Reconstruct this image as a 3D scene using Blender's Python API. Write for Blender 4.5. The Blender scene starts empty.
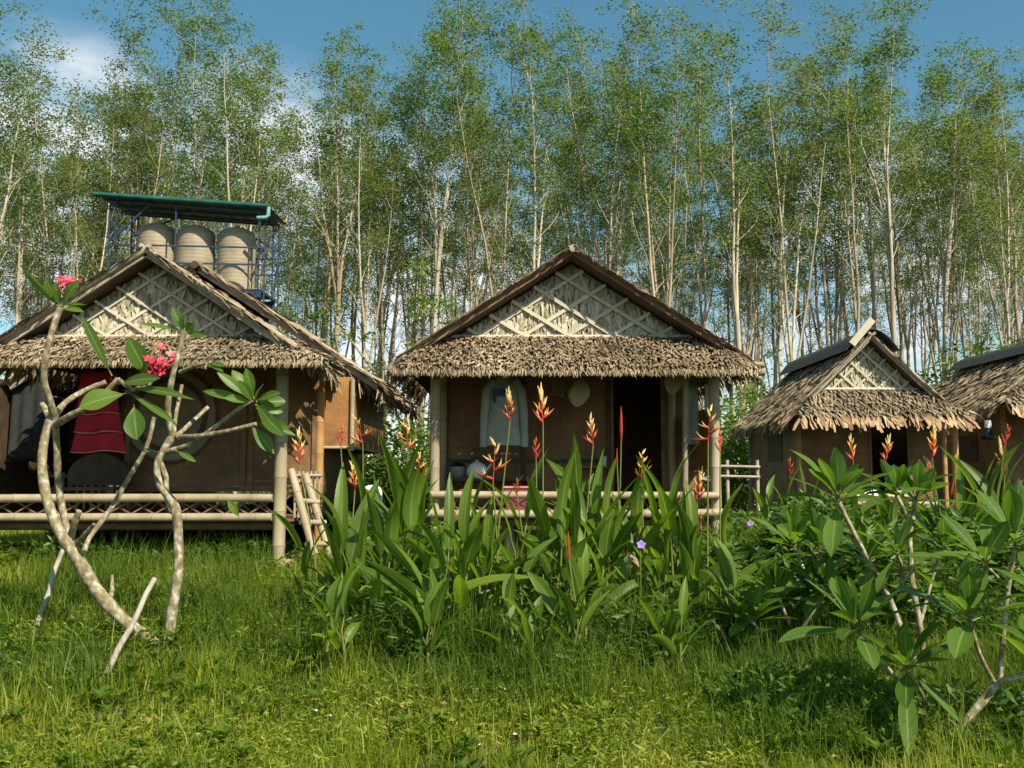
import bpy, math, random
import numpy as np
from mathutils import Vector, Matrix, noise as mnoise
R = math.radians
sc = bpy.context.scene
COL = sc.collection
rnd = random.Random(7)

# ------------------------------------------------------------------ camera, sky, sun, exposure
EYE = 1.5
FPX = 1000.0
PITCH = math.atan(96 / FPX)
cam = bpy.data.cameras.new('camera')
cam_ob = bpy.data.objects.new('camera', cam); COL.objects.link(cam_ob)
cam.sensor_width = 36.0; cam.lens = 36.0 * FPX / 1024
cam.clip_start = 0.05; cam.clip_end = 3000
cam_ob.location = (0, 0, EYE)
cam_ob.rotation_euler = (math.pi / 2 + PITCH, 0, 0)
sc.camera = cam_ob

SUN_AZ, SUN_EL = 142.0, 43.0                     # azimuth clockwise from +Y (the view direction)
sdir = Vector((math.sin(R(SUN_AZ)) * math.cos(R(SUN_EL)), math.cos(R(SUN_AZ)) * math.cos(R(SUN_EL)), math.sin(R(SUN_EL))))
world = bpy.data.worlds.new('World'); sc.world = world; world.use_nodes = True
wn, wl = world.node_tree.nodes, world.node_tree.links
sky = wn.new('ShaderNodeTexSky'); sky.sky_type = 'NISHITA'; sky.sun_disc = False
sky.sun_elevation = R(SUN_EL); sky.sun_rotation = R(SUN_AZ); sky.air_density = 1.0; sky.dust_density = 0.3; sky.ozone_density = 3.0
bg = wn['Background']; bg.inputs[1].default_value = 0.083
tc = wn.new('ShaderNodeTexCoord'); mp = wn.new('ShaderNodeMapping'); mp.inputs['Scale'].default_value = (1, 1, 2.2)
mp.inputs['Location'].default_value = (0.35, 0.1, 0.2)
nz = wn.new('ShaderNodeTexNoise'); nz.inputs['Scale'].default_value = 7.0; nz.inputs['Detail'].default_value = 7; nz.inputs['Roughness'].default_value = 0.6
rp = wn.new('ShaderNodeValToRGB'); rp.color_ramp.elements[0].position = 0.36; rp.color_ramp.elements[1].position = 0.60
def cloud_bank(az, el, r0, r1, amt):
    d = (math.sin(R(az)) * math.cos(R(el)), math.cos(R(az)) * math.cos(R(el)), math.sin(R(el)))
    v = wn.new('ShaderNodeVectorMath'); v.operation = 'DOT_PRODUCT'; v.inputs[1].default_value = d; wl.new(tc.outputs['Generated'], v.inputs[0])
    m = wn.new('ShaderNodeMapRange'); m.interpolation_type = 'SMOOTHSTEP'; m.inputs['From Min'].default_value = math.cos(R(r1)); m.inputs['From Max'].default_value = math.cos(R(r0)); m.inputs['To Max'].default_value = amt
    wl.new(v.outputs['Value'], m.inputs['Value']); return m.outputs[0]
banks = [cloud_bank(-25, 17, 2, 7, 1.0), cloud_bank(-14, 15, 2, 9, 1.0), cloud_bank(20, 12, 1, 9, .8), cloud_bank(-4, 7, 4, 15, .95), cloud_bank(-26, 6, 3, 13, .95), cloud_bank(22, 6, 3, 15, .95), cloud_bank(60, 18, 3, 16, .9), cloud_bank(-80, 15, 3, 20, .9), cloud_bank(180, 20, 5, 30, .8)]
acc = banks[0]
for k in banks[1:]:
    q = wn.new('ShaderNodeMath'); q.operation = 'MAXIMUM'; wl.new(acc, q.inputs[0]); wl.new(k, q.inputs[1]); acc = q.outputs[0]
mu = wn.new('ShaderNodeMath'); mu.operation = 'MULTIPLY'
mx = wn.new('ShaderNodeMix'); mx.data_type = 'RGBA'
mx.inputs[7].default_value = (8.2, 8.4, 8.5, 1)
wl.new(tc.outputs['Generated'], mp.inputs[0]); wl.new(mp.outputs[0], nz.inputs['Vector']); wl.new(nz.outputs['Fac'], rp.inputs[0])
wl.new(rp.outputs[0], mu.inputs[0]); wl.new(acc, mu.inputs[1])
wl.new(mu.outputs[0], mx.inputs[0]); hs = wn.new('ShaderNodeHueSaturation'); hs.inputs['Saturation'].default_value = 1.12; hs.inputs['Hue'].default_value = 0.470; wl.new(sky.outputs[0], hs.inputs['Color']); wl.new(hs.outputs[0], mx.inputs[6]); wl.new(mx.outputs[2], bg.inputs[0])

sun = bpy.data.lights.new('sun', 'SUN'); sun.energy = 5.0; sun.angle = R(0.5); sun.color = (1.0, 0.91, 0.74)
sun_ob = bpy.data.objects.new('sun', sun); COL.objects.link(sun_ob)
sun_ob.rotation_euler = (-sdir).to_track_quat('-Z', 'Y').to_euler()
sun_ob.location = sdir * 40
vs = sc.view_settings
vs.view_transform = 'Standard'; vs.look = 'None'; vs.gamma = 1; vs.exposure = 0.6; vs.use_curve_mapping = False
sc.cycles.max_bounces = 6; sc.cycles.transparent_max_bounces = 4
sc.cycles.use_denoising = True

# ------------------------------------------------------------------ helpers
_cp, _sp = math.cos(PITCH), math.sin(PITCH)
def P(px, py, Y):
    """world point at depth Y seen at photo pixel (px, py)"""
    a, b = (px - 512) / FPX, (384 - py) / FPX
    d = Vector((a, _cp - b * _sp, _sp + b * _cp))
    return Vector((0, 0, EYE)) + d * (Y / d.y)
def sstep(t):
    t = min(1, max(0, t)); return t * t * (3 - 2 * t)
def gz(x, y):
    return 0.58 * sstep((y - 4.5) / 6.5) + 0.05 * sstep((y - 12) / 10) + 0.02 * math.sin(x * 1.7 + y) + 0.02 * math.sin(x * .6 - y * 1.3)
def gzn(x, y):
    t = np.clip((y - 4.5) / 6.5, 0, 1); s = t * t * (3 - 2 * t)
    t2 = np.clip((y - 12) / 10, 0, 1); s2 = t2 * t2 * (3 - 2 * t2)
    return 0.58 * s + 0.05 * s2 + 0.02 * np.sin(x * 1.7 + y) + 0.02 * np.sin(x * .6 - y * 1.3)

class MB:
    def __init__(s): s.v = []; s.f = []; s.m = []; s.sm = []; s.uv = {}
    def add(s, vs_, fs, m=0, smooth=False, uvs=None):
        b = len(s.v); s.v += [tuple(x) for x in vs_]
        for f in fs: s.f.append([b + i for i in f]); s.m.append(m); s.sm.append(smooth)
        if uvs:
            for i, u in enumerate(uvs): s.uv[b + i] = u
    def box(s, lo, hi, m=0):
        x0, y0, z0 = lo; x1, y1, z1 = hi
        s.add([(x0, y0, z0), (x1, y0, z0), (x1, y1, z0), (x0, y1, z0), (x0, y0, z1), (x1, y0, z1), (x1, y1, z1), (x0, y1, z1)],
              [(0, 3, 2, 1), (4, 5, 6, 7), (0, 1, 5, 4), (1, 2, 6, 5), (2, 3, 7, 6), (3, 0, 4, 7)], m)
    def beam(s, a, b, w, h, m=0, up=(0, 0, 1)):
        a, b, up = Vector(a), Vector(b), Vector(up)
        d = (b - a).normalized(); sd = d.cross(up)
        if sd.length < 1e-4: sd = d.cross(Vector((0, 1, 0)))
        sd.normalize(); u = sd.cross(d)
        o = []
        for p in (a, b):
            for i, j in ((-1, -1), (1, -1), (1, 1), (-1, 1)): o.append(p + sd * (i * w / 2) + u * (j * h / 2))
        s.add(o, [(0, 1, 2, 3), (7, 6, 5, 4), (0, 4, 5, 1), (1, 5, 6, 2), (2, 6, 7, 3), (3, 7, 4, 0)], m)
    def tube(s, pts, radii, n=8, m=0, cap=True):
        pts = [Vector(p) for p in pts]
        if not isinstance(radii, (list, tuple)): radii = [radii] * len(pts)
        rings = []; ref = None
        for i, p in enumerate(pts):
            d = (pts[min(i + 1, len(pts) - 1)] - pts[max(i - 1, 0)])
            if d.length < 1e-9: d = Vector((0, 0, 1))
            d.normalize()
            if ref is None:
                ref = d.cross(Vector((0.31, 0.9, 0.2)))
                if ref.length < 1e-3: ref = d.cross(Vector((1, 0, 0)))
            ref = (ref - d * ref.dot(d)).normalized(); bi = d.cross(ref)
            rings.append([p + (ref * math.cos(2 * math.pi * k / n) + bi * math.sin(2 * math.pi * k / n)) * radii[i] for k in range(n)])
        vv = [v for r in rings for v in r]; ff = []
        for i in range(len(pts) - 1):
            for k in range(n):
                k2 = (k + 1) % n
                ff.append((i * n + k, i * n + k2, (i + 1) * n + k2, (i + 1) * n + k))
        s.add(vv, ff, m, True)
        if cap:
            s.add(rings[0], [tuple(range(n - 1, -1, -1))], m); s.add(rings[-1], [tuple(range(n))], m)
    def bamboo(s, a, b, r, m=0, mn=1, step=0.32, n=10, jit=0.0):
        """pole with swollen node rings; node rings take material slot mn"""
        a, b = Vector(a), Vector(b); L = (b - a).length; d = (b - a) / L
        k = max(1, int(L / step)); pts = []; rr = []; off = rnd.uniform(0.2, .8)
        wob = Vector((rnd.uniform(-1, 1), rnd.uniform(-1, 1), rnd.uniform(-1, 1))) * jit
        at = lambda t: a + d * t + wob * math.sin(math.pi * t / L)
        pts.append(at(0)); rr.append(r)
        nodes = []
        for i in range(k):
            t = L * (i + off) / k
            nodes.append(t)
            for dt, f in ((-.022, 1.0), (-.006, 1.05), (.006, 1.05), (.022, 1.0)):
                if 0 < t + dt < L: pts.append(at(t + dt)); rr.append(r * f)
        pts.append(at(L)); rr.append(r * .96)
        s.tube(pts, rr, n, m)
        for t in nodes:
            if .01 < t < L - .01: s.tube([at(t - .004), at(t + .004)], r * 1.065, n, mn)
    def lathe(s, c, prof, n=24, m=0, smooth=True):
        c = Vector(c); vv = []; ff = []
        for (r, z) in prof:
            for k in range(n): vv.append(c + Vector((r * math.cos(2 * math.pi * k / n), r * math.sin(2 * math.pi * k / n), z)))
        for i in range(len(prof) - 1):
            for k in range(n):
                k2 = (k + 1) % n; ff.append((i * n + k, i * n + k2, (i + 1) * n + k2, (i + 1) * n + k))
        s.add(vv, ff, m, smooth)
        s.add(vv[:n], [tuple(range(n - 1, -1, -1))], m); s.add(vv[-n:], [tuple(range(n))], m)
    def blade(s, base, tip, W, up=(0, 0, 1), sag=0.0, fold=0.25, seg=7, prof=None, m=0, roll=0.0, wave=0.0):
        """a leaf blade: base -> tip chord bowed by sag along 'up', V-folded along the midrib, uv = (across, along)"""
        base, tip, up = Vector(base), Vector(tip), Vector(up)
        d = tip - base; L = d.length; d.normalize()
        sd = d.cross(up)
        if sd.length < 1e-3: sd = d.cross(Vector((0.3, 1, 0)))
        sd.normalize(); nn = sd.cross(d)
        if roll: q = Matrix.Rotation(roll, 3, d); sd = q @ sd; nn = q @ nn
        upn = (up - d * up.dot(d)); upn = upn.normalized() if upn.length > 1e-3 else nn
        prof = prof or (lambda t: math.sin(math.pi * min(1, t ** 0.8 * 1.0)) ** 0.75)
        vv = []; ff = []; uu = []
        ph = rnd.uniform(0, 6)
        for i in range(seg + 1):
            t = i / seg; w = max(.02, prof(t)) * W / 2
            c = base + d * (L * t) + upn * (sag * math.sin(math.pi * t) * L)
            if i == seg: w = W * .015
            wv = wave * W * math.sin(t * 9 + ph)
            for k, (a, h) in enumerate(((-1, fold), (-.5, fold * .38), (0, 0), (.5, fold * .38), (1, fold))):
                vv.append(c + sd * (a * w) + nn * (h * w + (wv if a in (-1, 1) else 0) * a)); uu.append((a * .5 + .5, t))
        for i in range(seg):
            for k in range(4):
                ff.append((i * 5 + k, i * 5 + k + 1, (i + 1) * 5 + k + 1, (i + 1) * 5 + k))
        s.add(vv, ff, m, True, uu)
    def build(s, name, mats, parent=None, kind=None):
        me = bpy.data.meshes.new(name)
        o0 = parent_world(parent)
        me.from_pydata([(x - o0[0], y - o0[1], z - o0[2]) for x, y, z in s.v], [], s.f)
        if not isinstance(mats, (list, tuple)): mats = [mats]
        for mm in mats: me.materials.append(mm)
        if len(mats) > 1: me.polygons.foreach_set('material_index', [min(i, len(mats) - 1) for i in s.m])
        me.polygons.foreach_set('use_smooth', s.sm)
        if s.uv:
            ul = me.uv_layers.new(name='UVMap')
            li = np.empty(len(me.loops), dtype=np.int32); me.loops.foreach_get('vertex_index', li)
            tab = np.zeros((len(s.v), 2), dtype=np.float32)
            for k, u in s.uv.items(): tab[k] = u
            ul.data.foreach_set('uv', tab[li].ravel())
        me.update()
        ob = bpy.data.objects.new(name, me); COL.objects.link(ob)
        if parent: ob.parent = parent
        if kind: ob['kind'] = kind
        return ob
def parent_world(p):
    v = Vector((0, 0, 0))
    while p: v += p.location; p = p.parent
    return v
def tag(o, label, cat, group=None):
    o['label'] = label; o['category'] = cat
    if group: o['group'] = group
    return o
def thing(name, label, cat, loc, group=None):
    o = bpy.data.objects.new(name, None); COL.objects.link(o); o.location = loc; o.empty_display_size = .1
    return tag(o, label, cat, group)

def np_mesh(name, V, F, mats, kind=None, parent=None):
    """V (n,3) float, F (m,k) int, fast mesh"""
    me = bpy.data.meshes.new(name)
    n, (m, k) = len(V), F.shape
    me.vertices.add(n); me.vertices.foreach_set('co', V.astype(np.float32).ravel())
    me.loops.add(m * k); me.loops.foreach_set('vertex_index', F.astype(np.int32).ravel())
    me.polygons.add(m); me.polygons.foreach_set('loop_start', np.arange(0, m * k, k, dtype=np.int32))
    me.polygons.foreach_set('loop_total', np.full(m, k, dtype=np.int32))
    me.materials.append(mats); me.update(calc_edges=True); me.validate()
    ob = bpy.data.objects.new(name, me); COL.objects.link(ob)
    if parent: ob.parent = parent
    if kind: ob['kind'] = kind
    return ob
def np_leaves(pos, d, nrm, L, W, fold=0.2):
    """folded two-triangle-pair leaves: returns V, F(quads as tris)"""
    d = d / np.linalg.norm(d, axis=1, keepdims=True)
    s = np.cross(d, nrm); s /= np.maximum(np.linalg.norm(s, axis=1, keepdims=True), 1e-6)
    u = np.cross(s, d)
    n = len(pos); L = np.broadcast_to(np.asarray(L), (n,))[:, None]; W = np.broadcast_to(np.asarray(W), (n,))[:, None]
    b = pos; t = pos + d * L; mid = pos + d * L * .45
    l = mid - s * W * .5 + u * W * fold; r = mid + s * W * .5 + u * W * fold
    V = np.stack([b, l, t, r], 1).reshape(-1, 3)
    i = np.arange(n)[:, None] * 4
    F = np.concatenate([i + np.array([[0, 2, 1]]), i + np.array([[0, 3, 2]])], 1).reshape(-1, 3)
    return V, F
def rand_dirs(g, n, zmin=-1, zmax=1):
    z = g.uniform(zmin, zmax, n); a = g.uniform(0, 2 * np.pi, n); q = np.sqrt(np.maximum(0, 1 - z * z))
    return np.stack([q * np.cos(a), q * np.sin(a), z], 1)

# ------------------------------------------------------------------ materials
def newmat(name):
    m = bpy.data.materials.new(name); m.use_nodes = True
    nt = m.node_tree; b = nt.nodes['Principled BSDF']
    return m, nt, nt.nodes, nt.links, b
def ramp(nt, stops):
    r = nt.nodes.new('ShaderNodeValToRGB'); e = r.color_ramp.elements
    while len(e) < len(stops): e.new(0.5)
    for i, (p, c) in enumerate(stops): e[i].position = p; e[i].color = (*c, 1)
    return r
def leafmat(name, stops, trans=0.35, rough=0.45, vein=False, spec=0.4, tboost=1.6):
    m, nt, N, Lk, b = newmat(name)
    geo = N.new('ShaderNodeNewGeometry'); rp = ramp(nt, stops)
    tc = N.new('ShaderNodeTexCoord'); nz = N.new('ShaderNodeTexNoise'); nz.inputs['Scale'].default_value = 1.1; nz.inputs['Detail'].default_value = 2
    Lk.new(tc.outputs['Object'], nz.inputs['Vector'])
    ad = N.new('ShaderNodeMath'); ad.operation = 'MULTIPLY_ADD'; ad.inputs[1].default_value = 0.55
    sub = N.new('ShaderNodeMath'); sub.operation = 'MULTIPLY_ADD'; sub.inputs[1].default_value = 1.3; sub.inputs[2].default_value = -0.42
    Lk.new(nz.outputs['Fac'], sub.inputs[0]); Lk.new(geo.outputs['Random Per Island'], ad.inputs[0]); Lk.new(sub.outputs[0], ad.inputs[2])
    Lk.new(ad.outputs[0], rp.inputs[0])
    col = rp.outputs[0]
    if vein:
        uv = N.new('ShaderNodeUVMap'); sp = N.new('ShaderNodeSeparateXYZ'); Lk.new(uv.outputs[0], sp.inputs[0])
        a = N.new('ShaderNodeMath'); a.operation = 'SUBTRACT'; a.inputs[1].default_value = .5; Lk.new(sp.outputs['X'], a.inputs[0])
        ab = N.new('ShaderNodeMath'); ab.operation = 'ABSOLUTE'; Lk.new(a.outputs[0], ab.inputs[0])
        mid = N.new('ShaderNodeMapRange'); mid.inputs['From Min'].default_value = .03; mid.inputs['From Max'].default_value = .06; mid.inputs['To Min'].default_value = 1; mid.inputs['To Max'].default_value = 0
        Lk.new(ab.outputs[0], mid.inputs['Value'])
        # side veins: stripes in (v - |u|)
        sv = N.new('ShaderNodeMath'); sv.operation = 'MULTIPLY_ADD'; sv.inputs[1].default_value = -.35; Lk.new(ab.outputs[0], sv.inputs[0]); Lk.new(sp.outputs['Y'], sv.inputs[2])
        si = N.new('ShaderNodeMath'); si.operation = 'MULTIPLY'; si.inputs[1].default_value = 130; Lk.new(sv.outputs[0], si.inputs[0])
        sn = N.new('ShaderNodeMath'); sn.operation = 'SINE'; Lk.new(si.outputs[0], sn.inputs[0])
        mk = N.new('ShaderNodeMapRange'); mk.inputs['From Min'].default_value = .5; mk.inputs['From Max'].default_value = 1; mk.inputs['To Max'].default_value = .07
        Lk.new(sn.outputs[0], mk.inputs['Value'])
        mm = N.new('ShaderNodeMath'); mm.operation = 'MULTIPLY_ADD'; mm.inputs[1].default_value = .55; Lk.new(mid.outputs[0], mm.inputs[0]); Lk.new(mk.outputs[0], mm.inputs[2])
        mx = N.new('ShaderNodeMix'); mx.data_type = 'RGBA'; mx.inputs[7].default_value = (.25, .32, .10, 1)
        Lk.new(mm.outputs[0], mx.inputs[0]); Lk.new(col, mx.inputs[6]); col = mx.outputs[2]
        bp = N.new('ShaderNodeBump'); bp.inputs['Strength'].default_value = .12; bp.inputs['Distance'].default_value = .003
        Lk.new(sn.outputs[0], bp.inputs['Height']); Lk.new(bp.outputs[0], b.inputs['Normal'])
    Lk.new(col, b.inputs['Base Color']); b.inputs['Roughness'].default_value = rough; b.inputs['Specular IOR Level'].default_value = spec
    tr = N.new('ShaderNodeBsdfTranslucent'); hs = N.new('ShaderNodeMix'); hs.data_type = 'RGBA'; hs.blend_type = 'MULTIPLY'; hs.inputs[0].default_value = 1
    hs.inputs[7].default_value = (1.25 * tboost, 1.35 * tboost, .5 * tboost, 1)
    Lk.new(col, hs.inputs[6]); Lk.new(hs.outputs[2], tr.inputs['Color'])
    ms = N.new('ShaderNodeMixShader'); ms.inputs[0].default_value = trans
    Lk.new(b.outputs[0], ms.inputs[1]); Lk.new(tr.outputs[0], ms.inputs[2]); Lk.new(ms.outputs[0], N['Material Output'].inputs['Surface'])
    return m
def islandmat(name, stops, rough=.85, nscale=3, namp=.5, stretch=(1, 1, 1), bump=0.0):
    m, nt, N, Lk, b = newmat(name)
    geo = N.new('ShaderNodeNewGeometry'); rp = ramp(nt, stops)
    tc = N.new('ShaderNodeTexCoord'); mp = N.new('ShaderNodeMapping'); mp.inputs['Scale'].default_value = stretch
    nz = N.new('ShaderNodeTexNoise'); nz.inputs['Scale'].default_value = nscale; nz.inputs['Detail'].default_value = 5
    Lk.new(tc.outputs['Object'], mp.inputs[0]); Lk.new(mp.outputs[0], nz.inputs['Vector'])
    a = N.new('ShaderNodeMath'); a.operation = 'MULTIPLY_ADD'; a.inputs[1].default_value = 1 - namp
    c = N.new('ShaderNodeMath'); c.operation = 'MULTIPLY_ADD'; c.inputs[1].default_value = namp * 2; c.inputs[2].default_value = -namp * .5
    Lk.new(nz.outputs['Fac'], c.inputs[0]); Lk.new(geo.outputs['Random Per Island'], a.inputs[0]); Lk.new(c.outputs[0], a.inputs[2]); Lk.new(a.outputs[0], rp.inputs[0])
    Lk.new(rp.outputs[0], b.inputs['Base Color']); b.inputs['Roughness'].default_value = rough; b.inputs['Specular IOR Level'].default_value = .25
    if bump:
        bp = N.new('ShaderNodeBump'); bp.inputs['Strength'].default_value = bump; bp.inputs['Distance'].default_value = .01
        Lk.new(nz.outputs['Fac'], bp.inputs['Height']); Lk.new(bp.outputs[0], b.inputs['Normal'])
    return m
def wovenmat(name, c1, c2, scale=22):
    """plaited bamboo panel: a small over-and-under weave"""
    m, nt, N, Lk, b = newmat(name)
    tc = N.new('ShaderNodeTexCoord')
    sp = N.new('ShaderNodeSeparateXYZ'); Lk.new(tc.outputs['Object'], sp.inputs[0])
    ad = N.new('ShaderNodeMath'); Lk.new(sp.outputs['X'], ad.inputs[0]); Lk.new(sp.outputs['Y'], ad.inputs[1])
    cb = N.new('ShaderNodeCombineXYZ'); Lk.new(ad.outputs[0], cb.inputs['X']); Lk.new(sp.outputs['Z'], cb.inputs['Y'])
    mp = N.new('ShaderNodeMapping'); mp.inputs['Rotation'].default_value = (0, 0, R(45)); mp.inputs['Scale'].default_value = (scale, scale, scale)
    Lk.new(cb.outputs[0], mp.inputs[0])
    br = N.new('ShaderNodeTexBrick'); br.offset = .5; br.inputs['Scale'].default_value = 1; br.inputs['Mortar Size'].default_value = .03
    br.inputs['Color1'].default_value = (*c1, 1); br.inputs['Color2'].default_value = (*c2, 1); br.inputs['Mortar'].default_value = (c1[0] * .25, c1[1] * .25, c1[2] * .25, 1)
    Lk.new(mp.outputs[0], br.inputs['Vector'])
    nz = N.new('ShaderNodeTexNoise'); nz.inputs['Scale'].default_value = 2.5; nz.inputs['Detail'].default_value = 4; Lk.new(tc.outputs['Object'], nz.inputs['Vector'])
    mr = N.new('ShaderNodeMapRange'); mr.inputs['From Min'].default_value = .3; mr.inputs['From Max'].default_value = .7; mr.inputs['To Min'].default_value = .6; mr.inputs['To Max'].default_value = 1.25
    Lk.new(nz.outputs['Fac'], mr.inputs['Value'])
    mx = N.new('ShaderNodeMix'); mx.data_type = 'RGBA'; mx.blend_type = 'MULTIPLY'; mx.inputs[0].default_value = 1
    Lk.new(br.outputs['Color'], mx.inputs[6]); Lk.new(mr.outputs[0], mx.inputs[7]); Lk.new(mx.outputs[2], b.inputs['Base Color'])
    bp = N.new('ShaderNodeBump'); bp.inputs['Strength'].default_value = .5; bp.inputs['Distance'].default_value = .004
    Lk.new(br.outputs['Fac'], bp.inputs['Height']); bp.invert = True; Lk.new(bp.outputs[0], b.inputs['Normal'])
    b.inputs['Roughness'].default_value = .6
    return m
def plain(name, c, rough=.6, metal=0, var=.2, nscale=6, spec=.4):
    m, nt, N, Lk, b = newmat(name)
    tc = N.new('ShaderNodeTexCoord'); nz = N.new('ShaderNodeTexNoise'); nz.inputs['Scale'].default_value = nscale; nz.inputs['Detail'].default_value = 5
    Lk.new(tc.outputs['Object'], nz.inputs['Vector'])
    lo = tuple(x * (1 - var) for x in c); hi = tuple(min(1, x * (1 + var)) for x in c)
    rp = ramp(nt, [(.3, lo), (.7, hi)]); Lk.new(nz.outputs['Fac'], rp.inputs[0]); Lk.new(rp.outputs[0], b.inputs['Base Color'])
    b.inputs['Roughness'].default_value = rough; b.inputs['Metallic'].default_value = metal; b.inputs['Specular IOR Level'].default_value = spec
    return m

M = {}
M['bamboo'] = islandmat('bamboo_pole', [(.0, (.20, .155, .095)), (.5, (.34, .275, .175)), (1, (.50, .43, .30))], .5, 5, .5, (1, 1, .3))
M['node'] = plain('bamboo_node', (.22, .16, .09), .7)
M['oldbamboo'] = islandmat('weathered_bamboo', [(.0, (.18, .15, .11)), (.5, (.36, .31, .23)), (1, (.48, .43, .34))], .7, 6, .5)
M['sunlitbamboo'] = islandmat('sunlit_bamboo', [(.0, (.22, .11, .04)), (.5, (.40, .22, .08)), (1, (.52, .32, .13))], .4, 5, .5)  # orange of sun on the posts, put into the bamboo colour
M['slat'] = islandmat('split_bamboo_slat', [(.0, (.36, .32, .23)), (.5, (.52, .47, .36)), (1, (.62, .57, .46))], .6, 5, .5)
M['thatch'] = islandmat('dry_leaf_thatch', [(.0, (.05, .036, .022)), (.3, (.17, .125, .072)), (.7, (.34, .26, .16)), (1, (.54, .44, .29))], .9, 1.7, .6)
M['thatch_grey'] = islandmat('weathered_leaf_thatch', [(.0, (.07, .05, .03)), (.3, (.19, .145, .085)), (.7, (.34, .27, .17)), (1, (.48, .40, .27))], .9, 1.7, .6)
M['thatch_tan'] = islandmat('tan_leaf_thatch', [(.0, (.14, .08, .04)), (.4, (.34, .22, .12)), (1, (.58, .42, .25))], .85, 2.2, .4)  # lighter tan leaf strips for the eave fringe
M['gable'] = islandmat('gable_leaf', [(.0, (.16, .13, .08)), (.35, (.40, .36, .24)), (1, (.62, .57, .42))], .85, 3, .35)
M['gablebase'] = plain('gable_backing', (.24, .20, .13), .9)
M['roofbase'] = plain('roof_backing', (.07, .05, .03), .9)
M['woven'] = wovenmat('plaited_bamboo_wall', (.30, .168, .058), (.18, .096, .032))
M['woven_sunlit'] = wovenmat('plaited_bamboo_sunlit', (.52, .25, .065), (.40, .19, .05), 16)  # lit copy of the wall weave, sunlight put into its orange colour
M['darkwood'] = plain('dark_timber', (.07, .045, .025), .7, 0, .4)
M['wood'] = plain('brown_timber', (.17, .10, .05), .7, 0, .35)
M['greywood'] = plain('weathered_timber', (.30, .25, .18), .8, 0, .35, 8)
M['concrete'] = plain('concrete_footing', (.42, .36, .27), .9, 0, .2)
M['black'] = plain('black_lacquer', (.015, .014, .013), .4)
M['sheet'] = plain('dark_roof_sheet', (.055, .06, .065), .5, 0, .3)
M['white'] = plain('white_plastic', (.75, .75, .72), .4, 0, .06)
M['tank'] = plain('beige_tank', (.33, .27, .18), .55, 0, .24, 2.6)
M['bluesteel'] = plain('blue_painted_steel', (.03, .055, .10), .5, .2, .3)
M['greensheet'] = plain('green_roof_sheet', (.018, .10, .08), .5, .1, .4, 3)
M['greypurlin'] = plain('grey_sheet_underside', (.10, .13, .14), .5, .2, .2)
M['tealpipe'] = plain('teal_pipe', (.16, .36, .36), .4)
M['red'] = plain('red_cloth', (.40, .015, .03), .85, 0, .2)
M['redpiping'] = plain('pale_red_trim', (.62, .22, .20), .85)
M['greycloth'] = plain('grey_green_cloth', (.29, .32, .285), .9, 0, .12)
M['bluegraph'] = plain('blue_print', (.04, .07, .25), .8)
M['creamcloth'] = plain('cream_cloth', (.38, .34, .19), .9, 0, .12)
M['palecloth'] = plain('pale_cloth', (.55, .60, .58), .9, 0, .12)
M['darkcloth'] = plain('dark_cloth', (.022, .026, .024), .9, 0, .3)
M['pink'] = plain('pink_plastic', (.26, .05, .08), .5)
M['yellow'] = plain('yellow_plastic', (.55, .36, .04), .5)
M['blue'] = plain('blue_plastic', (.05, .17, .42), .4)
M['steel'] = plain('dull_steel', (.35, .35, .35), .35, .7, .1)
M['mural'] = plain('pale_mural_paint', (.22, .20, .14), .8, 0, .25)
M['muralring'] = plain('dark_mural_paint', (.10, .055, .03), .8, 0, .3)
M['bark'] = islandmat('pale_smooth_bark', [(.0, (.17, .13, .08)), (.3, (.32, .26, .18)), (.6, (.48, .42, .31)), (1, (.60, .55, .44))], .8, 1.6, .75, (1, 1, .45))
M['barkbrown'] = islandmat('brown_smooth_bark', [(.0, (.14, .10, .06)), (.4, (.32, .25, .16)), (1, (.52, .43, .31))], .85, 1.6, .75, (1, 1, .4))
M['frangbark'] = islandmat('grey_frangipani_bark', [(.1, (.11, .09, .045)), (.38, (.20, .16, .085)), (.56, (.27, .225, .13)), (.70, (.36, .33, .24)), (.82, (.48, .45, .38))], .8, 24, .92, (1, 1, .8), .5)
M['stickbark'] = islandmat('dry_stick_bark', [(.0, (.20, .17, .13)), (.5, (.36, .32, .26)), (1, (.48, .44, .38))], .85, 14, .85)
M['crown'] = leafmat('tree_leaf', [(.0, (.055, .095, .022)), (.5, (.11, .17, .05)), (.9, (.19, .235, .07)), (1, (.28, .28, .10))], .48, .5)
M['crown2'] = leafmat('tree_leaf_dull', [(.0, (.06, .095, .03)), (.5, (.14, .17, .055)), (1, (.24, .25, .09))], .48, .5)
M['bright'] = leafmat('bright_leaf', [(.0, (.06, .11, .015)), (.5, (.12, .19, .02)), (1, (.20, .27, .03))], .4, .5)
M['heli'] = leafmat('heliconia_leaf', [(.0, (.045, .085, .008)), (.5, (.095, .16, .014)), (1, (.19, .26, .025))], .38, .42, True, .35, 1.9)
M['plum'] = leafmat('frangipani_leaf', [(.0, (.045, .095, .012)), (.5, (.08, .15, .02)), (1, (.13, .21, .03))], .38, .38, True, .4, 1.8)
M['weed'] = leafmat('weed_leaf', [(.0, (.025, .055, .010)), (.5, (.07, .13, .018)), (1, (.15, .22, .03))], .35, .45)
M['grass'] = leafmat('grass_blade', [(.0, (.07, .115, .010)), (.4, (.15, .21, .016)), (.8, (.28, .30, .03)), (1, (.48, .40, .13))], .40, .5, False, .3)
M['darkgrass'] = leafmat('tall_grass_blade', [(.0, (.045, .085, .010)), (.6, (.10, .16, .016)), (1, (.20, .235, .035))], .38, .6, False, .2)
M['lushgrass'] = leafmat('lush_coarse_grass', [(.0, (.04, .08, .010)), (.6, (.085, .145, .015)), (1, (.15, .21, .028))], .35, .5, False, .25)
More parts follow.
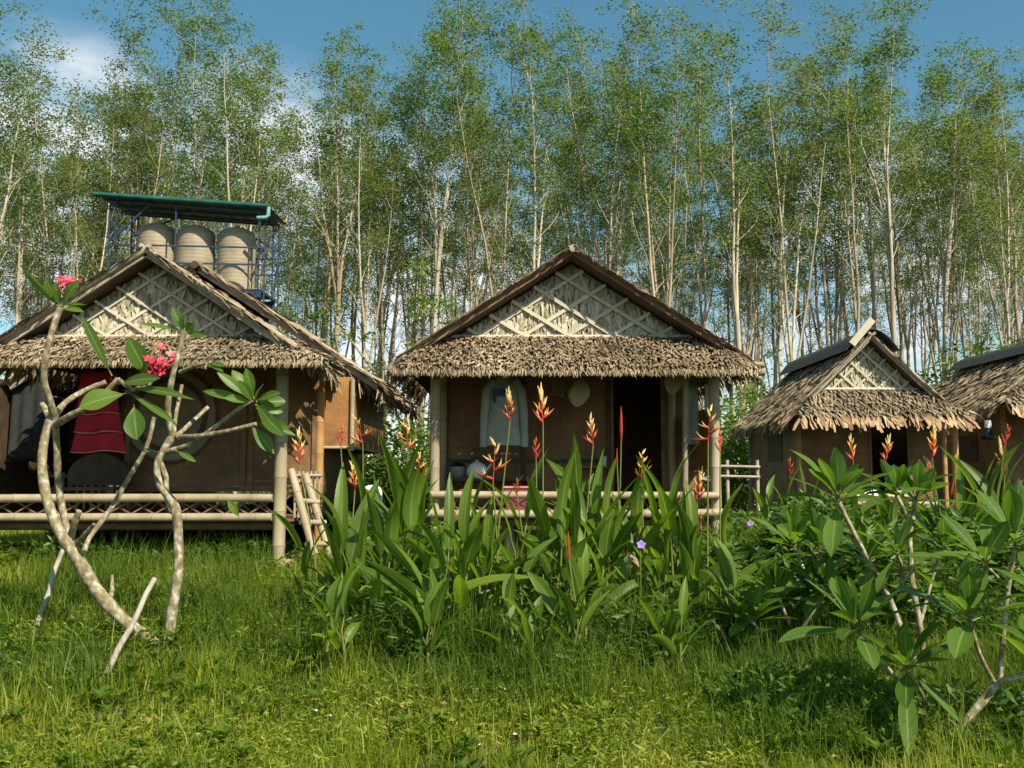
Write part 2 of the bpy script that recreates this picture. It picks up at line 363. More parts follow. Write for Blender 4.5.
M['stem'] = leafmat('green_stem', [(.0, (.11, .15, .025)), (1, (.24, .25, .06))], .15, .5)
M['brred'] = leafmat('red_bract', [(.0, (.42, .03, .03)), (1, (.58, .10, .04))], .35, .4, False, .4, .9)
M['brorange'] = leafmat('orange_bract', [(.0, (.65, .12, .02)), (1, (.80, .30, .03))], .35, .4, False, .4, .8)
M['bryellow'] = leafmat('yellow_bract', [(.0, (.82, .56, .16)), (1, (.86, .72, .34))], .35, .4, False, .4, .7)
M['pinkpetal'] = leafmat('pink_petal', [(.0, (.45, .015, .05)), (.5, (.62, .05, .10)), (.8, (.72, .18, .2)), (1, (.80, .45, .42))], .3, .5, False, .3, .8)
M['whitepetal'] = leafmat('white_petal', [(.0, (.75, .75, .70)), (1, (.85, .85, .82))], .2, .6, False, .3, .8)
M['purplepetal'] = leafmat('violet_petal', [(.0, (.28, .17, .62)), (1, (.42, .30, .75))], .3, .6, False, .3, .8)
M['dryleaf'] = islandmat('dry_fallen_leaf', [(.0, (.17, .11, .05)), (1, (.36, .25, .13))], .8, 5, .5)

def groundmat():
    m, nt, N, Lk, b = newmat('soil_and_turf')
    tc = N.new('ShaderNodeTexCoord')
    n1 = N.new('ShaderNodeTexNoise'); n1.inputs['Scale'].default_value = .9; n1.inputs['Detail'].default_value = 6
    n2 = N.new('ShaderNodeTexNoise'); n2.inputs['Scale'].default_value = 28; n2.inputs['Detail'].default_value = 8
    for n in (n1, n2): Lk.new(tc.outputs['Object'], n.inputs['Vector'])
    r1 = ramp(nt, [(.3, (.016, .022, .008)), (.55, (.026, .034, .010)), (.75, (.045, .040, .018))]); Lk.new(n1.outputs['Fac'], r1.inputs[0])  # near-black tone puts deep shade into the gaps between grass blades
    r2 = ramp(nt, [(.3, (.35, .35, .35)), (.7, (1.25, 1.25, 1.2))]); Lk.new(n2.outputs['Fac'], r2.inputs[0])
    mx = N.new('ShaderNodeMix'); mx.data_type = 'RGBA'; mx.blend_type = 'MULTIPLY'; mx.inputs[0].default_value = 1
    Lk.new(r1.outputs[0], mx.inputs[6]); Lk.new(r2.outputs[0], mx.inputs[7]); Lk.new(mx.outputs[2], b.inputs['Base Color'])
    bp = N.new('ShaderNodeBump'); bp.inputs['Strength'].default_value = .8; bp.inputs['Distance'].default_value = .03
    Lk.new(n2.outputs['Fac'], bp.inputs['Height']); Lk.new(bp.outputs[0], b.inputs['Normal']); b.inputs['Roughness'].default_value = .95
    return m

# ------------------------------------------------------------------ ground sheet, to the horizon
def ground():
    xs = np.concatenate([np.array([-1500, -600, -250, -120, -70, -45, -30]), np.arange(-22, 22.1, .5), np.array([30, 45, 70, 120, 250, 600, 1500])])
    ys = np.concatenate([np.array([-300, -80, -30, -12, -4]), np.arange(0, 26.1, .4), np.array([30, 36, 45, 60, 80, 120, 250, 600, 1800])])
    X, Y = np.meshgrid(xs, ys); Z = gzn(X, Y)
    V = np.stack([X, Y, Z], -1).reshape(-1, 3); nx = len(xs)
    i, j = np.meshgrid(np.arange(nx - 1), np.arange(len(ys) - 1)); a = (j * nx + i).ravel()
    F = np.stack([a, a + 1, a + nx + 1, a + nx], 1)
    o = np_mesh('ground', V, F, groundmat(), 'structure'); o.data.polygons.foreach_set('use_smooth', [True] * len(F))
ground()

# ------------------------------------------------------------------ thatch
def thatch(mb, p00, p10, p01, p11, rows, per, L, W, m=0, lift=.25, jit=.35, inside=None, seed=0, tipw=.22, over=0.0):
    """rows of dry leaf flakes; p00-p10 is the eave edge, p01-p11 the upper edge"""
    g = random.Random(seed)
    p00, p10, p01, p11 = map(Vector, (p00, p10, p01, p11))
    for r in range(rows):
        v = (r + .15) / rows
        a = p00.lerp(p01, v); b = p10.lerp(p11, v)
        down = ((p00 + p10) - (p01 + p11)).normalized()
        ax = (b - a); nr = ax.cross(-down); nr.normalize()
        if nr.z < 0 and abs(nr.z) > .05: nr = -nr
        if abs(nr.z) <= .05 and nr.y > 0: nr = -nr
        axn = ax.normalized(); k = max(2, int(per * ax.length))
        for i in range(k):
            u = (i + g.uniform(-.4, 1.4)) / k
            u = min(1.02, max(-.02, u))
            root = a.lerp(b, u) + down * g.uniform(-.4, .4) * L * .6
            if inside and not inside(root): continue
            d = (down + axn * g.gauss(0, jit) + nr * g.uniform(0, lift)).normalized()
            l = L * g.uniform(.65, 1.35); w = W * g.uniform(.6, 1.3)
            sd = d.cross(nr).normalized(); q = Matrix.Rotation(g.gauss(0, .45), 3, d); sd = q @ sd; n2 = sd.cross(d)
            if n2.dot(nr) < 0: n2 = -n2
            root = root + nr * g.uniform(.004, .03)
            mid = root + d * l * .55 + n2 * l * .06; tip = root + d * l + n2 * g.uniform(-.10, .08) * l
            mb.add([root - sd * w * .4, root + sd * w * .4, mid - sd * w * .5, mid + sd * w * .5, tip - sd * w * tipw * .5, tip + sd * w * tipw * .5],
                   [(0, 1, 3, 2), (2, 3, 5, 4)], m)
def slab(mb, p00, p10, p01, p11, t, m=0):
    p = [Vector(x) for x in (p00, p10, p11, p01)]
    n = (p[1] - p[0]).cross(p[3] - p[0]).normalized()
    if n.z < 0: n = -n
    q = [x - n * t for x in p]
    mb.add(p + q, [(0, 1, 2, 3), (7, 6, 5, 4), (0, 4, 5, 1), (1, 5, 6, 2), (2, 6, 7, 3), (3, 7, 4, 0)], m)

def gabled_roof(root, cx, y0, y1, zr, hw, ze, mat, flake=(.2, .07), dens=(16, 9), seed=1, name='roof', droop=.0):
    """two thatched slopes, ridge along Y"""
    mb = MB()
    for s in (-1, 1):
        e0, e1 = (cx + s * hw, y0, ze), (cx + s * hw, y1, ze); r0, r1 = (cx, y0, zr), (cx, y1, zr)
        slab(mb, e0, e1, r0, r1, .06, 1)
        thatch(mb, e0, e1, r0, r1, dens[0], dens[1], flake[0], flake[1], 0, .18, .25, seed=seed + s)
        # shaggy eave fringe
        d = Vector((s * hw, 0, ze - zr)).normalized()
        f0, f1 = Vector(e0) + d * .06, Vector(e1) + d * .06
        thatch(mb, f0 - Vector((0, 0, .03)), f1 - Vector((0, 0, .03)), e0, e1, 2, 22, flake[0] * 1.1, flake[1] * .8, 0, -.5, .35, seed=seed + 5 + s)
    # ragged front edge of the leaves along both rakes
    for s in (-1, 1):
        n = int(90 * hw)
        g = random.Random(seed + 40 + s)
        for i in range(n):
            t = (i + g.random()) / n
            p = Vector((cx + s * hw * t, y0 + g.uniform(-.13, .03), zr + (ze - zr) * t + g.uniform(.01, .05)))
            d = Vector((s * hw * g.uniform(.6, 1.2), -g.uniform(.1, .55), (ze - zr))).normalized()
            l = flake[0] * g.uniform(.5, 1.0); w = flake[1] * g.uniform(.5, 1.0); sd = Vector((0, 1, .3)).normalized()
            mb.add([p - sd * w / 2, p + sd * w / 2, p + d * l + sd * w * .15, p + d * l - sd * w * .15], [(0, 1, 2, 3)], 0)
    return mb.build(name, [mat, M['roofbase']], root)

def gable_face(root, cx, y, zr, hw, ze, zb, nl, mat, slatr=.020, seed=3, dens=7, fl=(.16, .035)):
    """leaf-clad triangle under the rakes down to height zb, crossed by a diamond of split bamboo"""
    slope = (zr - ze) / hw; zt = zr - .10; w = (zt - zb) / slope
    mb = MB()
    mb.add([(cx - w, y, zb), (cx + w, y, zb), (cx, y, zt), (cx - w, y + .03, zb), (cx + w, y + .03, zb), (cx, y + .03, zt)],
           [(0, 1, 2), (5, 4, 3), (0, 3, 4, 1), (1, 4, 5, 2), (2, 5, 3, 0)], 1)
    ins = lambda p: abs(p.x - cx) < (zt - p.z) / slope and p.z > zb + .02
    thatch(mb, (cx - w, y - .004, zb), (cx + w, y - .004, zb), (cx - w, y - .004, zt), (cx + w, y - .004, zt), dens * 2, 44, fl[0], fl[1], 0, .06, .26, ins, seed, .4)
    g = mb.build('gable_panel', [mat, M['gablebase']], root)
    lt = MB(); yl = y - .05
    for k in range(nl):
        x0 = -w + 2 * w * (k + .55) / (nl + .25)
        xm = (w + x0) / 2
        if w - x0 > .25: lt.beam((cx + x0, yl, zb + .02), (cx + xm, yl, zb + (xm - x0) * slope), .012, slatr * 1.45)
        xm = (x0 - w) / 2
        if x0 + w > .25: lt.beam((cx + x0, yl - .016, zb + .02), (cx + xm, yl - .016, zb + (x0 - xm) * slope), .012, slatr * 1.45)
    lt.build('lattice', M['slat'], g)
    bb = MB(); bb.bamboo((cx - w - .05, yl, zb), (cx + w + .05, yl, zb), .028, 0, 1); bb.build('gable_rail', [M['slat'], M['node']], g)
    return w

def skirt(root, cx, yt, zt, wt, yb, zb, wb, mat, seed, flake=(.17, .075), rows=9, per=16, lift=.45):
    mb = MB()
    e0, e1, r0, r1 = (cx - wb, yb, zb), (cx + wb, yb, zb), (cx - wt, yt, zt), (cx + wt, yt, zt)
    slab(mb, e0, e1, r0, r1, .05, 1)
    thatch(mb, e0, e1, r0, r1, rows, per, flake[0], flake[1], 0, lift, .38, seed=seed)
    f = .05
    thatch(mb, (cx - wb, yb - f, zb - .05), (cx + wb, yb - f, zb - .05), e0, e1, 3, per * 1.6, flake[0] * .85, flake[1] * .6, 0, -.1, .28, seed=seed + 9, tipw=.12)
    # side cheeks of the hip
    for s in (-1, 1):
        slab(mb, (cx + s * wb, yb, zb), (cx + s * (wb + .02), yt + .5, zb), (cx + s * wt, yt, zt), (cx + s * wt, yt + .5, zt), .04, 1)
        thatch(mb, (cx + s * wb, yb, zb), (cx + s * (wb + .02), yt + .5, zb), (cx + s * wt, yt, zt), (cx + s * wt, yt + .5, zt), 6, per, flake[0], flake[1], 0, .3, .3, seed=seed + 3 + s)
    return mb.build('eave_thatch', [mat, M['roofbase']], root)

def rakes(root, cx, y, zr, hw, ze, mats, r=.03, board=(.03, .11)):
    for s in (-1, 1):
        mb = MB()
        mb.beam((cx + s * .0, y, zr - .03), (cx + s * hw, y, ze - .03), board[0], board[1], 0)
        mb.bamboo((cx - s * .06, y - .03, zr + .03), (cx + s * (hw + .02), y - .03, ze + .02), r, 1, 2)
        mb.build('rake_board', mats, root)

def post(root, x, y, z1, r=.05, mat='bamboo', z0=None, name='post'):
    mb = MB(); z0 = gz(x, y) - .05 if z0 is None else z0
    mb.bamboo((x, y, z0), (x, y, z1), r, 0, 1, .34, 12, .01)
    return mb.build(name, [M[mat], M['node']], root)
def pole(root, a, b, r, name, mat='bamboo', jit=.015):
    mb = MB(); mb.bamboo(a, b, r, 0, 1, .36, 10, jit); return mb.build(name, [M[mat], M['node']], root)
def crosses(root, x0, x1, y, z0, z1, pitch, mat='slat', w=.022, name='lattice_screen'):
    mb = MB(); n = max(1, int(round((x1 - x0) / pitch)))
    for i in range(n):
        a = x0 + (x1 - x0) * i / n; b = x0 + (x1 - x0) * (i + 1) / n
        mb.beam((a, y, z0), (b, y, z1), w, .008, 0, (0, 1, 0)); mb.beam((b, y + .012, z0), (a, y + .012, z1), w, .008, 0, (0, 1, 0))
    return mb.build(name, M[mat], root)
def panel(root, name, lo, hi, mat, battens=None, bm='wood'):
    mb = MB(); mb.box(lo, hi); o = mb.build(name, M[mat], root)
    return o

# ------------------------------------------------------------------ hut with the open porch, in the middle
def middle_hut():
    cx = .70; root = thing('bamboo_hut', 'middle bamboo hut with open porch, jackets hanging and shaggy thatched eave', 'hut', (cx, 11.5, gz(cx, 11.5)))
    FL = 1.10; zr, ze, hw = 4.15, 2.86, 2.0
    gabled_roof(root, cx, 11.35, 15.6, zr, hw, ze, M['thatch'], (.18, .055), (18, 13), 11)
    gable_face(root, cx, 11.68, zr, hw, ze, 3.17, 5, M['gable'], .028, 12)
    rakes(root, cx, 11.33, zr, hw, ze, [M['wood'], M['wood'], M['node']], .016, (.025, .06))
    skirt(root, cx, 11.64, 3.18, 1.55, 10.98, 2.74, 2.02, M['thatch'], 21, (.11, .024), 16, 58, .4)
    mb = MB(); mb.bamboo((cx - 2.06, 11.1, 2.70), (cx + 2.12, 11.1, 2.70), .045, 0, 1); mb.build('eave_pole', [M['oldbamboo'], M['node']], root)
    pole(root, (cx, 11.22, zr - .01), (cx, 12.2, zr - .02), .045, 'ridge_pole', 'greywood', 0)
    pole(root, (cx + 1.6, 11.28, 2.80), (cx + 2.14, 11.2, 2.79), .04, 'purlin_end', 'bamboo', 0)
    rg = MB(); rg.add([(cx - hw * .75, 15.3, 3.15), (cx + hw * .75, 15.3, 3.15), (cx, 15.3, zr - .1), (cx - hw * .75, 15.33, 3.15), (cx + hw * .75, 15.33, 3.15), (cx, 15.33, zr - .1)], [(0, 1, 2), (5, 4, 3), (0, 3, 4, 1), (1, 4, 5, 2), (2, 5, 3, 0)]); rg.build('rear_gable', M['woven'], root)
    xl, xr = -.88, 2.33
    post(root, xl, 11.5, 2.9, .058); post(root, xr, 11.5, 2.9, .062)
    post(root, xr - .28, 12.78, 2.95, .05); post(root, xr, 15.0, 2.9, .05, z0=gz(xr, 15) - .05); post(root, xl, 15.0, 2.9, .05, z0=gz(xl, 15) - .05); post(root, xl, 12.78, 2.9, .05)
    mb = MB()
    for i in range(46): mb.box((xl - .05, 11.52 + i * .078, FL - .03), (xr + .05, 11.52 + i * .078 + .07, FL))
    for y in (11.6, 12.8, 14.0, 15.0): mb.tube([(xl - .1, y, FL - .08), (xr + .1, y, FL - .08)], .045, 8)
    mb.build('floor_deck', M['wood'], root)
    pole(root, (xl - .1, 11.43, FL + .02), (xr + .08, 11.43, FL + .03), .048, 'floor_rail')
    pole(root, (xl - .05, 11.42, FL + .235), (xr + .02, 11.42, FL + .225), .042, 'porch_rail')
    crosses(root, xl + .05, xr - .05, 11.47, FL + .05, FL + .21, .26, 'wood', .016)
    # room walls
    w = panel(root, 'front_wall', (xl, 12.80, FL), (1.26, 12.84, 3.12), 'woven')
    mb = MB()
    for x in (xl + .04, .15, 1.23): mb.box((x - .025, 12.775, FL), (x + .025, 12.797, 3.1))
    for z in (FL + .02, 1.72, 2.85): mb.box((xl + .07, 12.772, z), (1.2, 12.794, z + .045))
    mb.build('batten', M['darkwood'], w)
    panel(root, 'front_wall', (1.95, 12.80, FL), (xr, 12.84, 3.0), 'woven')
    panel(root, 'door_lintel', (1.262, 12.805, 2.85), (1.948, 12.835, 3.12), 'darkwood')
    mb = MB(); mb.box((1.262, 12.79, FL), (1.30, 12.86, 2.848)); mb.box((1.91, 12.79, FL), (1.948, 12.86, 2.848)); mb.build('door_frame', M['wood'], root)
    panel(root, 'side_wall', (xl - .03, 12.85, FL), (xl - .002, 15.0, 3.0), 'woven'); panel(root, 'side_wall', (xr + .002, 12.85, FL), (xr + .03, 15.0, 3.0), 'woven')
    panel(root, 'rear_wall', (xl, 15.02, FL), (xr, 15.05, 3.2), 'woven')
    # half wall on the right side of the porch
    panel(root, 'porch_side_panel', (xr - .02, 11.62, 1.62), (xr + .01, 12.79, 2.35), 'woven_sunlit')
    mb = MB(); mb.bamboo((xr - .01, 11.56, 1.58), (xr - .01, 12.78, 1.58), .03, 0, 1); mb.bamboo((xr - .34, 11.6, 1.1), (xr - .30, 11.62, 2.8), .035, 0, 1); mb.build('side_rail', [M['bamboo'], M['node']], root)
    for x, y in ((-.05, 11.9), (.95, 11.9), (1.6, 13.5), (0, 14)):
        mb = MB(); mb.tube([(x, y, gz(x, y) - .05), (x + .02, y, gz(x, y) + .2), (x, y, FL - .125)], [.085, .07, .075], 10); mb.build('stump_support', M['greywood'], root)
middle_hut()

# ------------------------------------------------------------------ big hut on the left
def left_hut():
    cx = -3.90; root = thing('bamboo_hut', 'large bamboo hut on the left with a round wall mural and stepped double thatched roof', 'hut', (cx, 11, gz(cx, 11)))
    FL = 1.08
    # porch roof in front, main roof behind
    gabled_roof(root, cx, 10.5, 12.9, 3.95, 1.62, 2.87, M['thatch_grey'], (.2, .075), (12, 10), 31, 'porch_roof')
    gable_face(root, cx, 10.78, 3.95, 1.62, 2.87, 3.04, 5, M['gable'], .020, 32, 7)
    rakes(root, cx, 10.48, 3.95, 1.62, 2.87, [M['greywood'], M['greywood'], M['greywood']], .035, (.035, .09))
    skirt(root, cx, 10.74, 3.05, 1.45, 10.15, 2.74, 1.98, M['thatch_grey'], 41, (.10, .022), 13, 60, .25)
    mb = MB(); mb.bamboo((cx - 2.0, 10.28, 2.69), (cx + 2.0, 10.28, 2.69), .035, 0, 1); mb.build('eave_pole', [M['oldbamboo'], M['node']], root)
    cm = -4.0
    gabled_roof(root, cm, 12.55, 16.4, 4.22, 2.32, 2.70, M['thatch_grey'], (.22, .08), (14, 9), 51, 'main_roof')
    rakes(root, cm, 12.52, 4.22, 2.32, 2.70, [M['greywood'], M['greywood'], M['greywood']], .036, (.04, .10))
    pole(root, (cm, 12.38, 4.20), (cm, 13.2, 4.20), .05, 'ridge_pole', 'darkwood', 0)
    # ragged thatch hanging at the right eave corner
    mb = MB(); g = random.Random(4)
    for i in range(150):
        p = Vector((cm + 2.32 + g.uniform(-.5, .08), 12.5 + g.uniform(0, .9), 0)); p.z = 2.70 + (cm + 2.32 - p.x) * .655 - .07
        d = Vector((g.gauss(.1, .35), g.gauss(-.2, .3), -1)).normalized(); l = g.uniform(.1, .3); sd = Vector((1, .3, 0)).normalized() * .012
        mb.add([p - sd, p + sd, p + d * l + sd * .3, p + d * l - sd * .3], [(0, 1, 2, 3)])
    mb.build('hanging_thatch', M['thatch_grey'], root)
    # posts
    post(root, -2.53, 10.95, 2.75, .068); post(root, -6.15, 10.95, 2.75, .06); panel(root, 'side_wall', (-6.42, 11.4, FL), (-6.38, 15.9, 2.75), 'darkwood'); post(root, -2.36, 12.3, 2.85, .055, 'sunlitbamboo')  # far-left side wall added and coloured dark to keep daylight out of the porch
    mb = MB(); z = gz(-2.53, 10.9); mb.box((-2.72, 10.78, z - .1), (-2.34, 11.12, z + .05)); mb.build('footing', M['concrete'], root)
    mb = MB()
    for i in range(70): mb.box((-6.2, 11.0 + i * .078, FL - .03), (-2.38, 11.0 + i * .078 + .07, FL))
    for y in (11.1, 12.3, 14, 15.8): mb.tube([(-6.2, y, FL - .08), (-2.4, y, FL - .08)], .05, 8)
    for x, y in ((-5.2, 12.4), (-3.8, 12.4), (-2.5, 12.5), (-5.2, 15.5), (-2.5, 15.5)): mb.tube([(x, y, gz(x, y) - .05), (x, y, FL - .1)], .06, 8)
    mb.build('floor_deck', M['wood'], root)
    pole(root, (-6.3, 10.92, FL + .02), (-2.6, 10.92, FL + .02), .046, 'floor_rail'); pole(root, (-6.3, 10.93, FL + .215), (-2.6, 10.93, FL + .225), .046, 'porch_rail')
    crosses(root, -6.2, -2.62, 10.98, FL + .05, FL + .20, .26, 'wood', .016)
    # front wall right of the doorway with its mural, battens and lower vent lattice
    w = panel(root, 'front_wall', (-4.74, 12.28, 1.42), (-2.36, 12.32, 3.05), 'woven')
    mb = MB()
    for x in (-4.71, -3.29, -3.2, -2.42): mb.box((x - .03, 12.255, 1.43), (x + .03, 12.276, 2.84))
    for x0, x1, z in ((-4.74, -2.40, 1.36),): mb.box((x0, 12.25, z), (x1, 12.30, z + .058))
    mb.box((-4.67, 12.25, 2.845), (-2.45, 12.274, 2.90)); mb.box((-3.16, 12.26, 1.47), (-2.46, 12.274, 1.50)); mb.build('batten', M['wood'], w)
    crosses(root, -4.7, -2.42, 12.29, FL + .02, 1.35, .26, 'wood', .025)
    def disc(r0, r1, c, y, n=48):
        mb = MB(); v = []; f = []
        for k in range(n):
            a = 2 * math.pi * k / n
            for r in (r0, r1): v.append((c[0] + r * math.cos(a), y, c[1] + r * math.sin(a)))
        for k in range(n): k2 = (k + 1) % n; f.append((2 * k, 2 * k2, 2 * k2 + 1, 2 * k + 1))
        mb.add(v, f); return mb
    mc = P(170, 415, 12.27); c = (mc.x, mc.z)
    mb = MB(); n = 48
    mb.add([(c[0] + .56 * math.cos(2 * math.pi * k / n), 12.274, c[1] + .56 * math.sin(2 * math.pi * k / n)) for k in range(n)], [tuple(range(n))]); mu_ = mb.build('mural_disc', M['mural'], w)
    disc(.40, .47, c, 12.268).build('mural_ring', M['muralring'], w)
    disc(.56, .61, c, 12.271).build('mural_ring', M['muralring'], w)
    # right side of the body, raised bay box and rear rooms
    panel(root, 'side_wall', (-2.39, 12.36, FL), (-2.36, 15.9, 2.75), 'woven')
    bay = panel(root, 'bay_box', (-2.355, 12.42, 1.90), (-1.98, 15.4, 2.78), 'woven_sunlit')
    mb = MB(); mb.bamboo((-1.985, 12.40, 1.86), (-1.985, 12.40, 2.75), .03, 0, 1); mb.bamboo((-2.35, 12.395, 1.90), (-2.01, 12.395, 1.90), .02, 0, 1); mb.bamboo((-1.965, 12.45, 1.90), (-1.965, 15.4, 1.90), .02, 0, 1); mb.build('corner_pole', [M['bamboo'], M['node']], bay)
    panel(root, 'rear_wall', (-6.3, 15.9, 1.45), (-2.40, 15.94, 3.1), 'woven')
    panel(root, 'inner_wall', (-4.70, 12.36, FL), (-4.67, 15.88, 3.1), 'woven')
    mb = MB()
    for i in range(16): mb.box((-6.3 + i * .1, 13.6, FL + .02), (-6.3 + i * .1 + .035, 13.62, 1.60))
    mb.bamboo((-6.3, 13.58, 1.55), (-4.72, 13.58, 1.55), .025); mb.build('slat_railing', M['oldbamboo'], root)
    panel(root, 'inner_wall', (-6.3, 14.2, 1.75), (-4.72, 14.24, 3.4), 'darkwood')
    # slatted gate beside the steps
    mb = MB()
    for i in range(7): mb.tube([(-2.44 + i * .045, 11.3, FL - .02), (-2.44 + i * .045, 11.3, 1.60)], .014, 6)
    mb.tube([(-2.47, 11.28, 1.55), (-2.13, 11.28, 1.55)], .018, 6); mb.build('step_gate', M['oldbamboo'], root)
left_hut()

# ------------------------------------------------------------------ the two huts at the right
def side_hut(cx, yf, zr, ze, hw, label, seed, depth=4.2, porch=True):
    root = thing('bamboo_hut', label, 'hut', (cx, yf + .5, gz(cx, yf + .5)))
    FL = 1.12
    gabled_roof(root, cx, yf, yf + depth, zr, hw, ze, M['thatch_grey'], (.22, .042), (20, 17), seed)
    slope = (zr - ze) / hw; zb = ze + .46
    gable_face(root, cx, yf + .22, zr, hw, ze, zb, 4, M['gable'], .022, seed + 1, 6)
    rakes(root, cx, yf - .03, zr, hw * .86, zr - (zr - ze) * .86, [M['greywood'], M['oldbamboo'], M['node']], .028, (.03, .08))
    wt = (zr - zb) / slope
    mb = MB(); e0, e1, r0, r1 = (cx - hw - .05, yf - .55, ze - .03), (cx + hw + .05, yf - .55, ze - .03), (cx - wt, yf + .2, zb), (cx + wt, yf + .2, zb)
    slab(mb, e0, e1, r0, r1, .05, 1); thatch(mb, e0, e1, r0, r1, 12, 28, .15, .032, 0, .3, .22, seed=seed + 2)
    for s in (-1, 1):
        a, b, c, d = (cx + s * (hw + .05), yf - .55, ze - .03), (cx + s * (hw + .03), yf + .7, ze - .03), (cx + s * wt, yf + .2, zb), (cx + s * wt, yf + .7, zb)
        slab(mb, a, b, c, d, .04, 1); thatch(mb, a, b, c, d, 8, 18, .2, .05, 0, .25, .2, seed=seed + 6 + s)
    mb.build('eave_thatch', [M['thatch_grey'], M['roofbase']], root)
    fr = MB(); f = .06
    thatch(fr, (cx - hw - .05, yf - .55 - f, ze - .10), (cx + hw + .05, yf - .55 - f, ze - .10), e0, e1, 2, 19, .25, .065, 0, .15, .3, seed=seed + 3, tipw=.6)
    thatch(fr, (cx - hw - .12, yf - .5, ze - .1), (cx - hw - .1, yf + .3, ze - .1), (cx - hw - .02, yf - .5, ze + .05), (cx - hw - .02, yf + .3, ze + .05), 2, 15, .24, .08, 0, .2, .3, seed=seed + 4, tipw=.6)
    fr.build('eave_fringe', M['thatch_tan'], root)
    # folded sheet over the ridge with a pale end board
    mb = MB(); t = .012; k = .46
    pts = []
    for a in (-1, -.62, -.3, 0, .3, .62, 1): pts.append((cx + a * k, zr + .10 - slope * k * (a * a) * .75 - .03 * abs(a)))
    v = []; ff = []
    for (x, z) in pts:
        for y in (yf - .10, yf + depth + .1): v += [(x, y, z), (x, y, z - t)]
    for i in range(len(pts) - 1):
        a, b = i * 4, i * 4 + 4
        ff += [(a, b, b + 2, a + 2), (a + 1, a + 3, b + 3, b + 1), (a, a + 1, b + 1, b), (a + 2, b + 2, b + 3, a + 3)]
    ff += [(0, 2, 3, 1), (len(v) - 4, len(v) - 3, len(v) - 1, len(v) - 2)]
    mb.add(v, ff); cap = mb.build('ridge_sheet', M['sheet'], root)
    mb = MB(); mb.beam((cx - .36, yf - .10, zr + .16 - .34 * slope), (cx - .0, yf - .12, zr + .25), .12, .04, 0, (0, 1, 0)); mb.build('ridge_end_board', M['slat'], cap)
    # body
    zw = zr - 1.22 * slope - .10; wl_, wr_ = cx - 1.14, cx + 1.2; y0 = yf + .55; y1 = yf + depth - .2
    panel(root, 'side_wall', (wl_, y0 + .03, FL), (wl_ + .03, y1, zw), 'woven'); panel(root, 'side_wall', (wr_ - .03, y0 + .03, FL), (wr_, y1, zw), 'woven')
    w = panel(root, 'front_wall', (wl_, y0, FL), (cx + .15, y0 + .028, zw), 'woven'); panel(root, 'front_wall', (cx + .78, y0, FL), (wr_, y0 + .028, zw), 'woven')
    mb = MB()
    for z in (FL + .02, 1.95): mb.box((wl_ + .04, y0 - .02, z), (cx + .1, y0 - .002, z + .04))
    mb.box((wl_, y0 - .022, FL), (wl_ + .035, y0 - .003, zw)); mb.box((cx + .105, y0 - .022, FL), (cx + .147, y0 - .003, zw)); mb.build('batten', M['wood'], w)
    panel(root, 'door_lintel', (cx + .152, y0 + .002, ze), (cx + .778, y0 + .026, zw), 'darkwood'); panel(root, 'rear_wall', (wl_ + .03, y1 - .03, FL), (wr_ - .03, y1, zw), 'woven')
    wd = MB(); wd.box((wl_ - .015, y0 + 1.0, 1.85), (wl_ - .002, y0 + 2.0, 2.35)); wd.build('window_shutter', M['darkwood'], root)
    mb = MB()
    for i in range(44): mb.box((wl_ - .02, yf - .25 + i * .09, FL - .03), (wr_ + .02, yf - .25 + i * .09 + .08, FL))
    mb.build('floor_deck', M['wood'], root)
    pole(root, (wl_, yf - .3, FL - .02), (wr_ + .1, yf - .3, FL - .02), .04, 'floor_rail')
    post(root, wr_ - .02, yf - .42, ze + .05, .055, 'sunlitbamboo'); post(root, wr_ - .18, yf - .40, ze + .08, .04, 'sunlitbamboo'); post(root, wl_, y0 - .03, zw, .045, 'sunlitbamboo')
    post(root, wl_, y1, ze, .05); post(root, wr_, y1, ze, .05)
    return root
side_hut(6.15, 17.0, 3.98, 2.60, 1.40, 'small bamboo hut with dark ridge sheet and a white mattress on its porch', 61)
side_hut(9.95, 17.4, 4.05, 2.84, 1.55, 'bamboo hut cut off by the right edge with a lantern under its eave', 81)

# ------------------------------------------------------------------ things around the huts
def cloth_sheet(mb, x0, x1, y, z0, z1, m=0, nx=14, nz=10, amp=.03, flare=0.0, seed=0, thick=.008):
    """hanging cloth with vertical folds, real thickness"""
    g = random.Random(seed); ph = g.uniform(0, 6); fr = g.uniform(10, 16)
    v = []; f = []
    for side in (0, 1):
        for j in range(nz + 1):
            for i in range(nx + 1):
                u, w = i / nx, j / nz
                xx = x0 + (x1 - x0) * u; xx = (x0 + x1) / 2 + (xx - (x0 + x1) / 2) * (1 + flare * (1 - w))
                yy = y + amp * math.sin(ph + u * fr + .6 * math.sin(w * 4)) * (1.1 - .7 * w) + side * thick
                zz = z0 + (z1 - z0) * w + .012 * math.sin(u * 7 + ph) * (1 - w)
                v.append((xx, yy, zz))
    k = (nx + 1) * (nz + 1)
    for j in range(nz):
        for i in range(nx):
            a = j * (nx + 1) + i
            f.append((a, a + 1, a + nx + 2, a + nx + 1)); f.append((k + a, k + a + nx + 1, k + a + nx + 2, k + a + 1))
    for j in range(nz): a = j * (nx + 1); f.append((a, a + nx + 1, k + a + nx + 1, k + a)); b = a + nx; f.append((b, k + b, k + b + nx + 1, b + nx + 1))
    for i in range(nx): f.append((i, k + i, k + i + 1, i + 1)); a = nz * (nx + 1) + i; f.append((a, a + 1, k + a + 1, k + a))
    mb.add(v, f, m, True); return [Vector(p) for p in v[:nx + 1]]

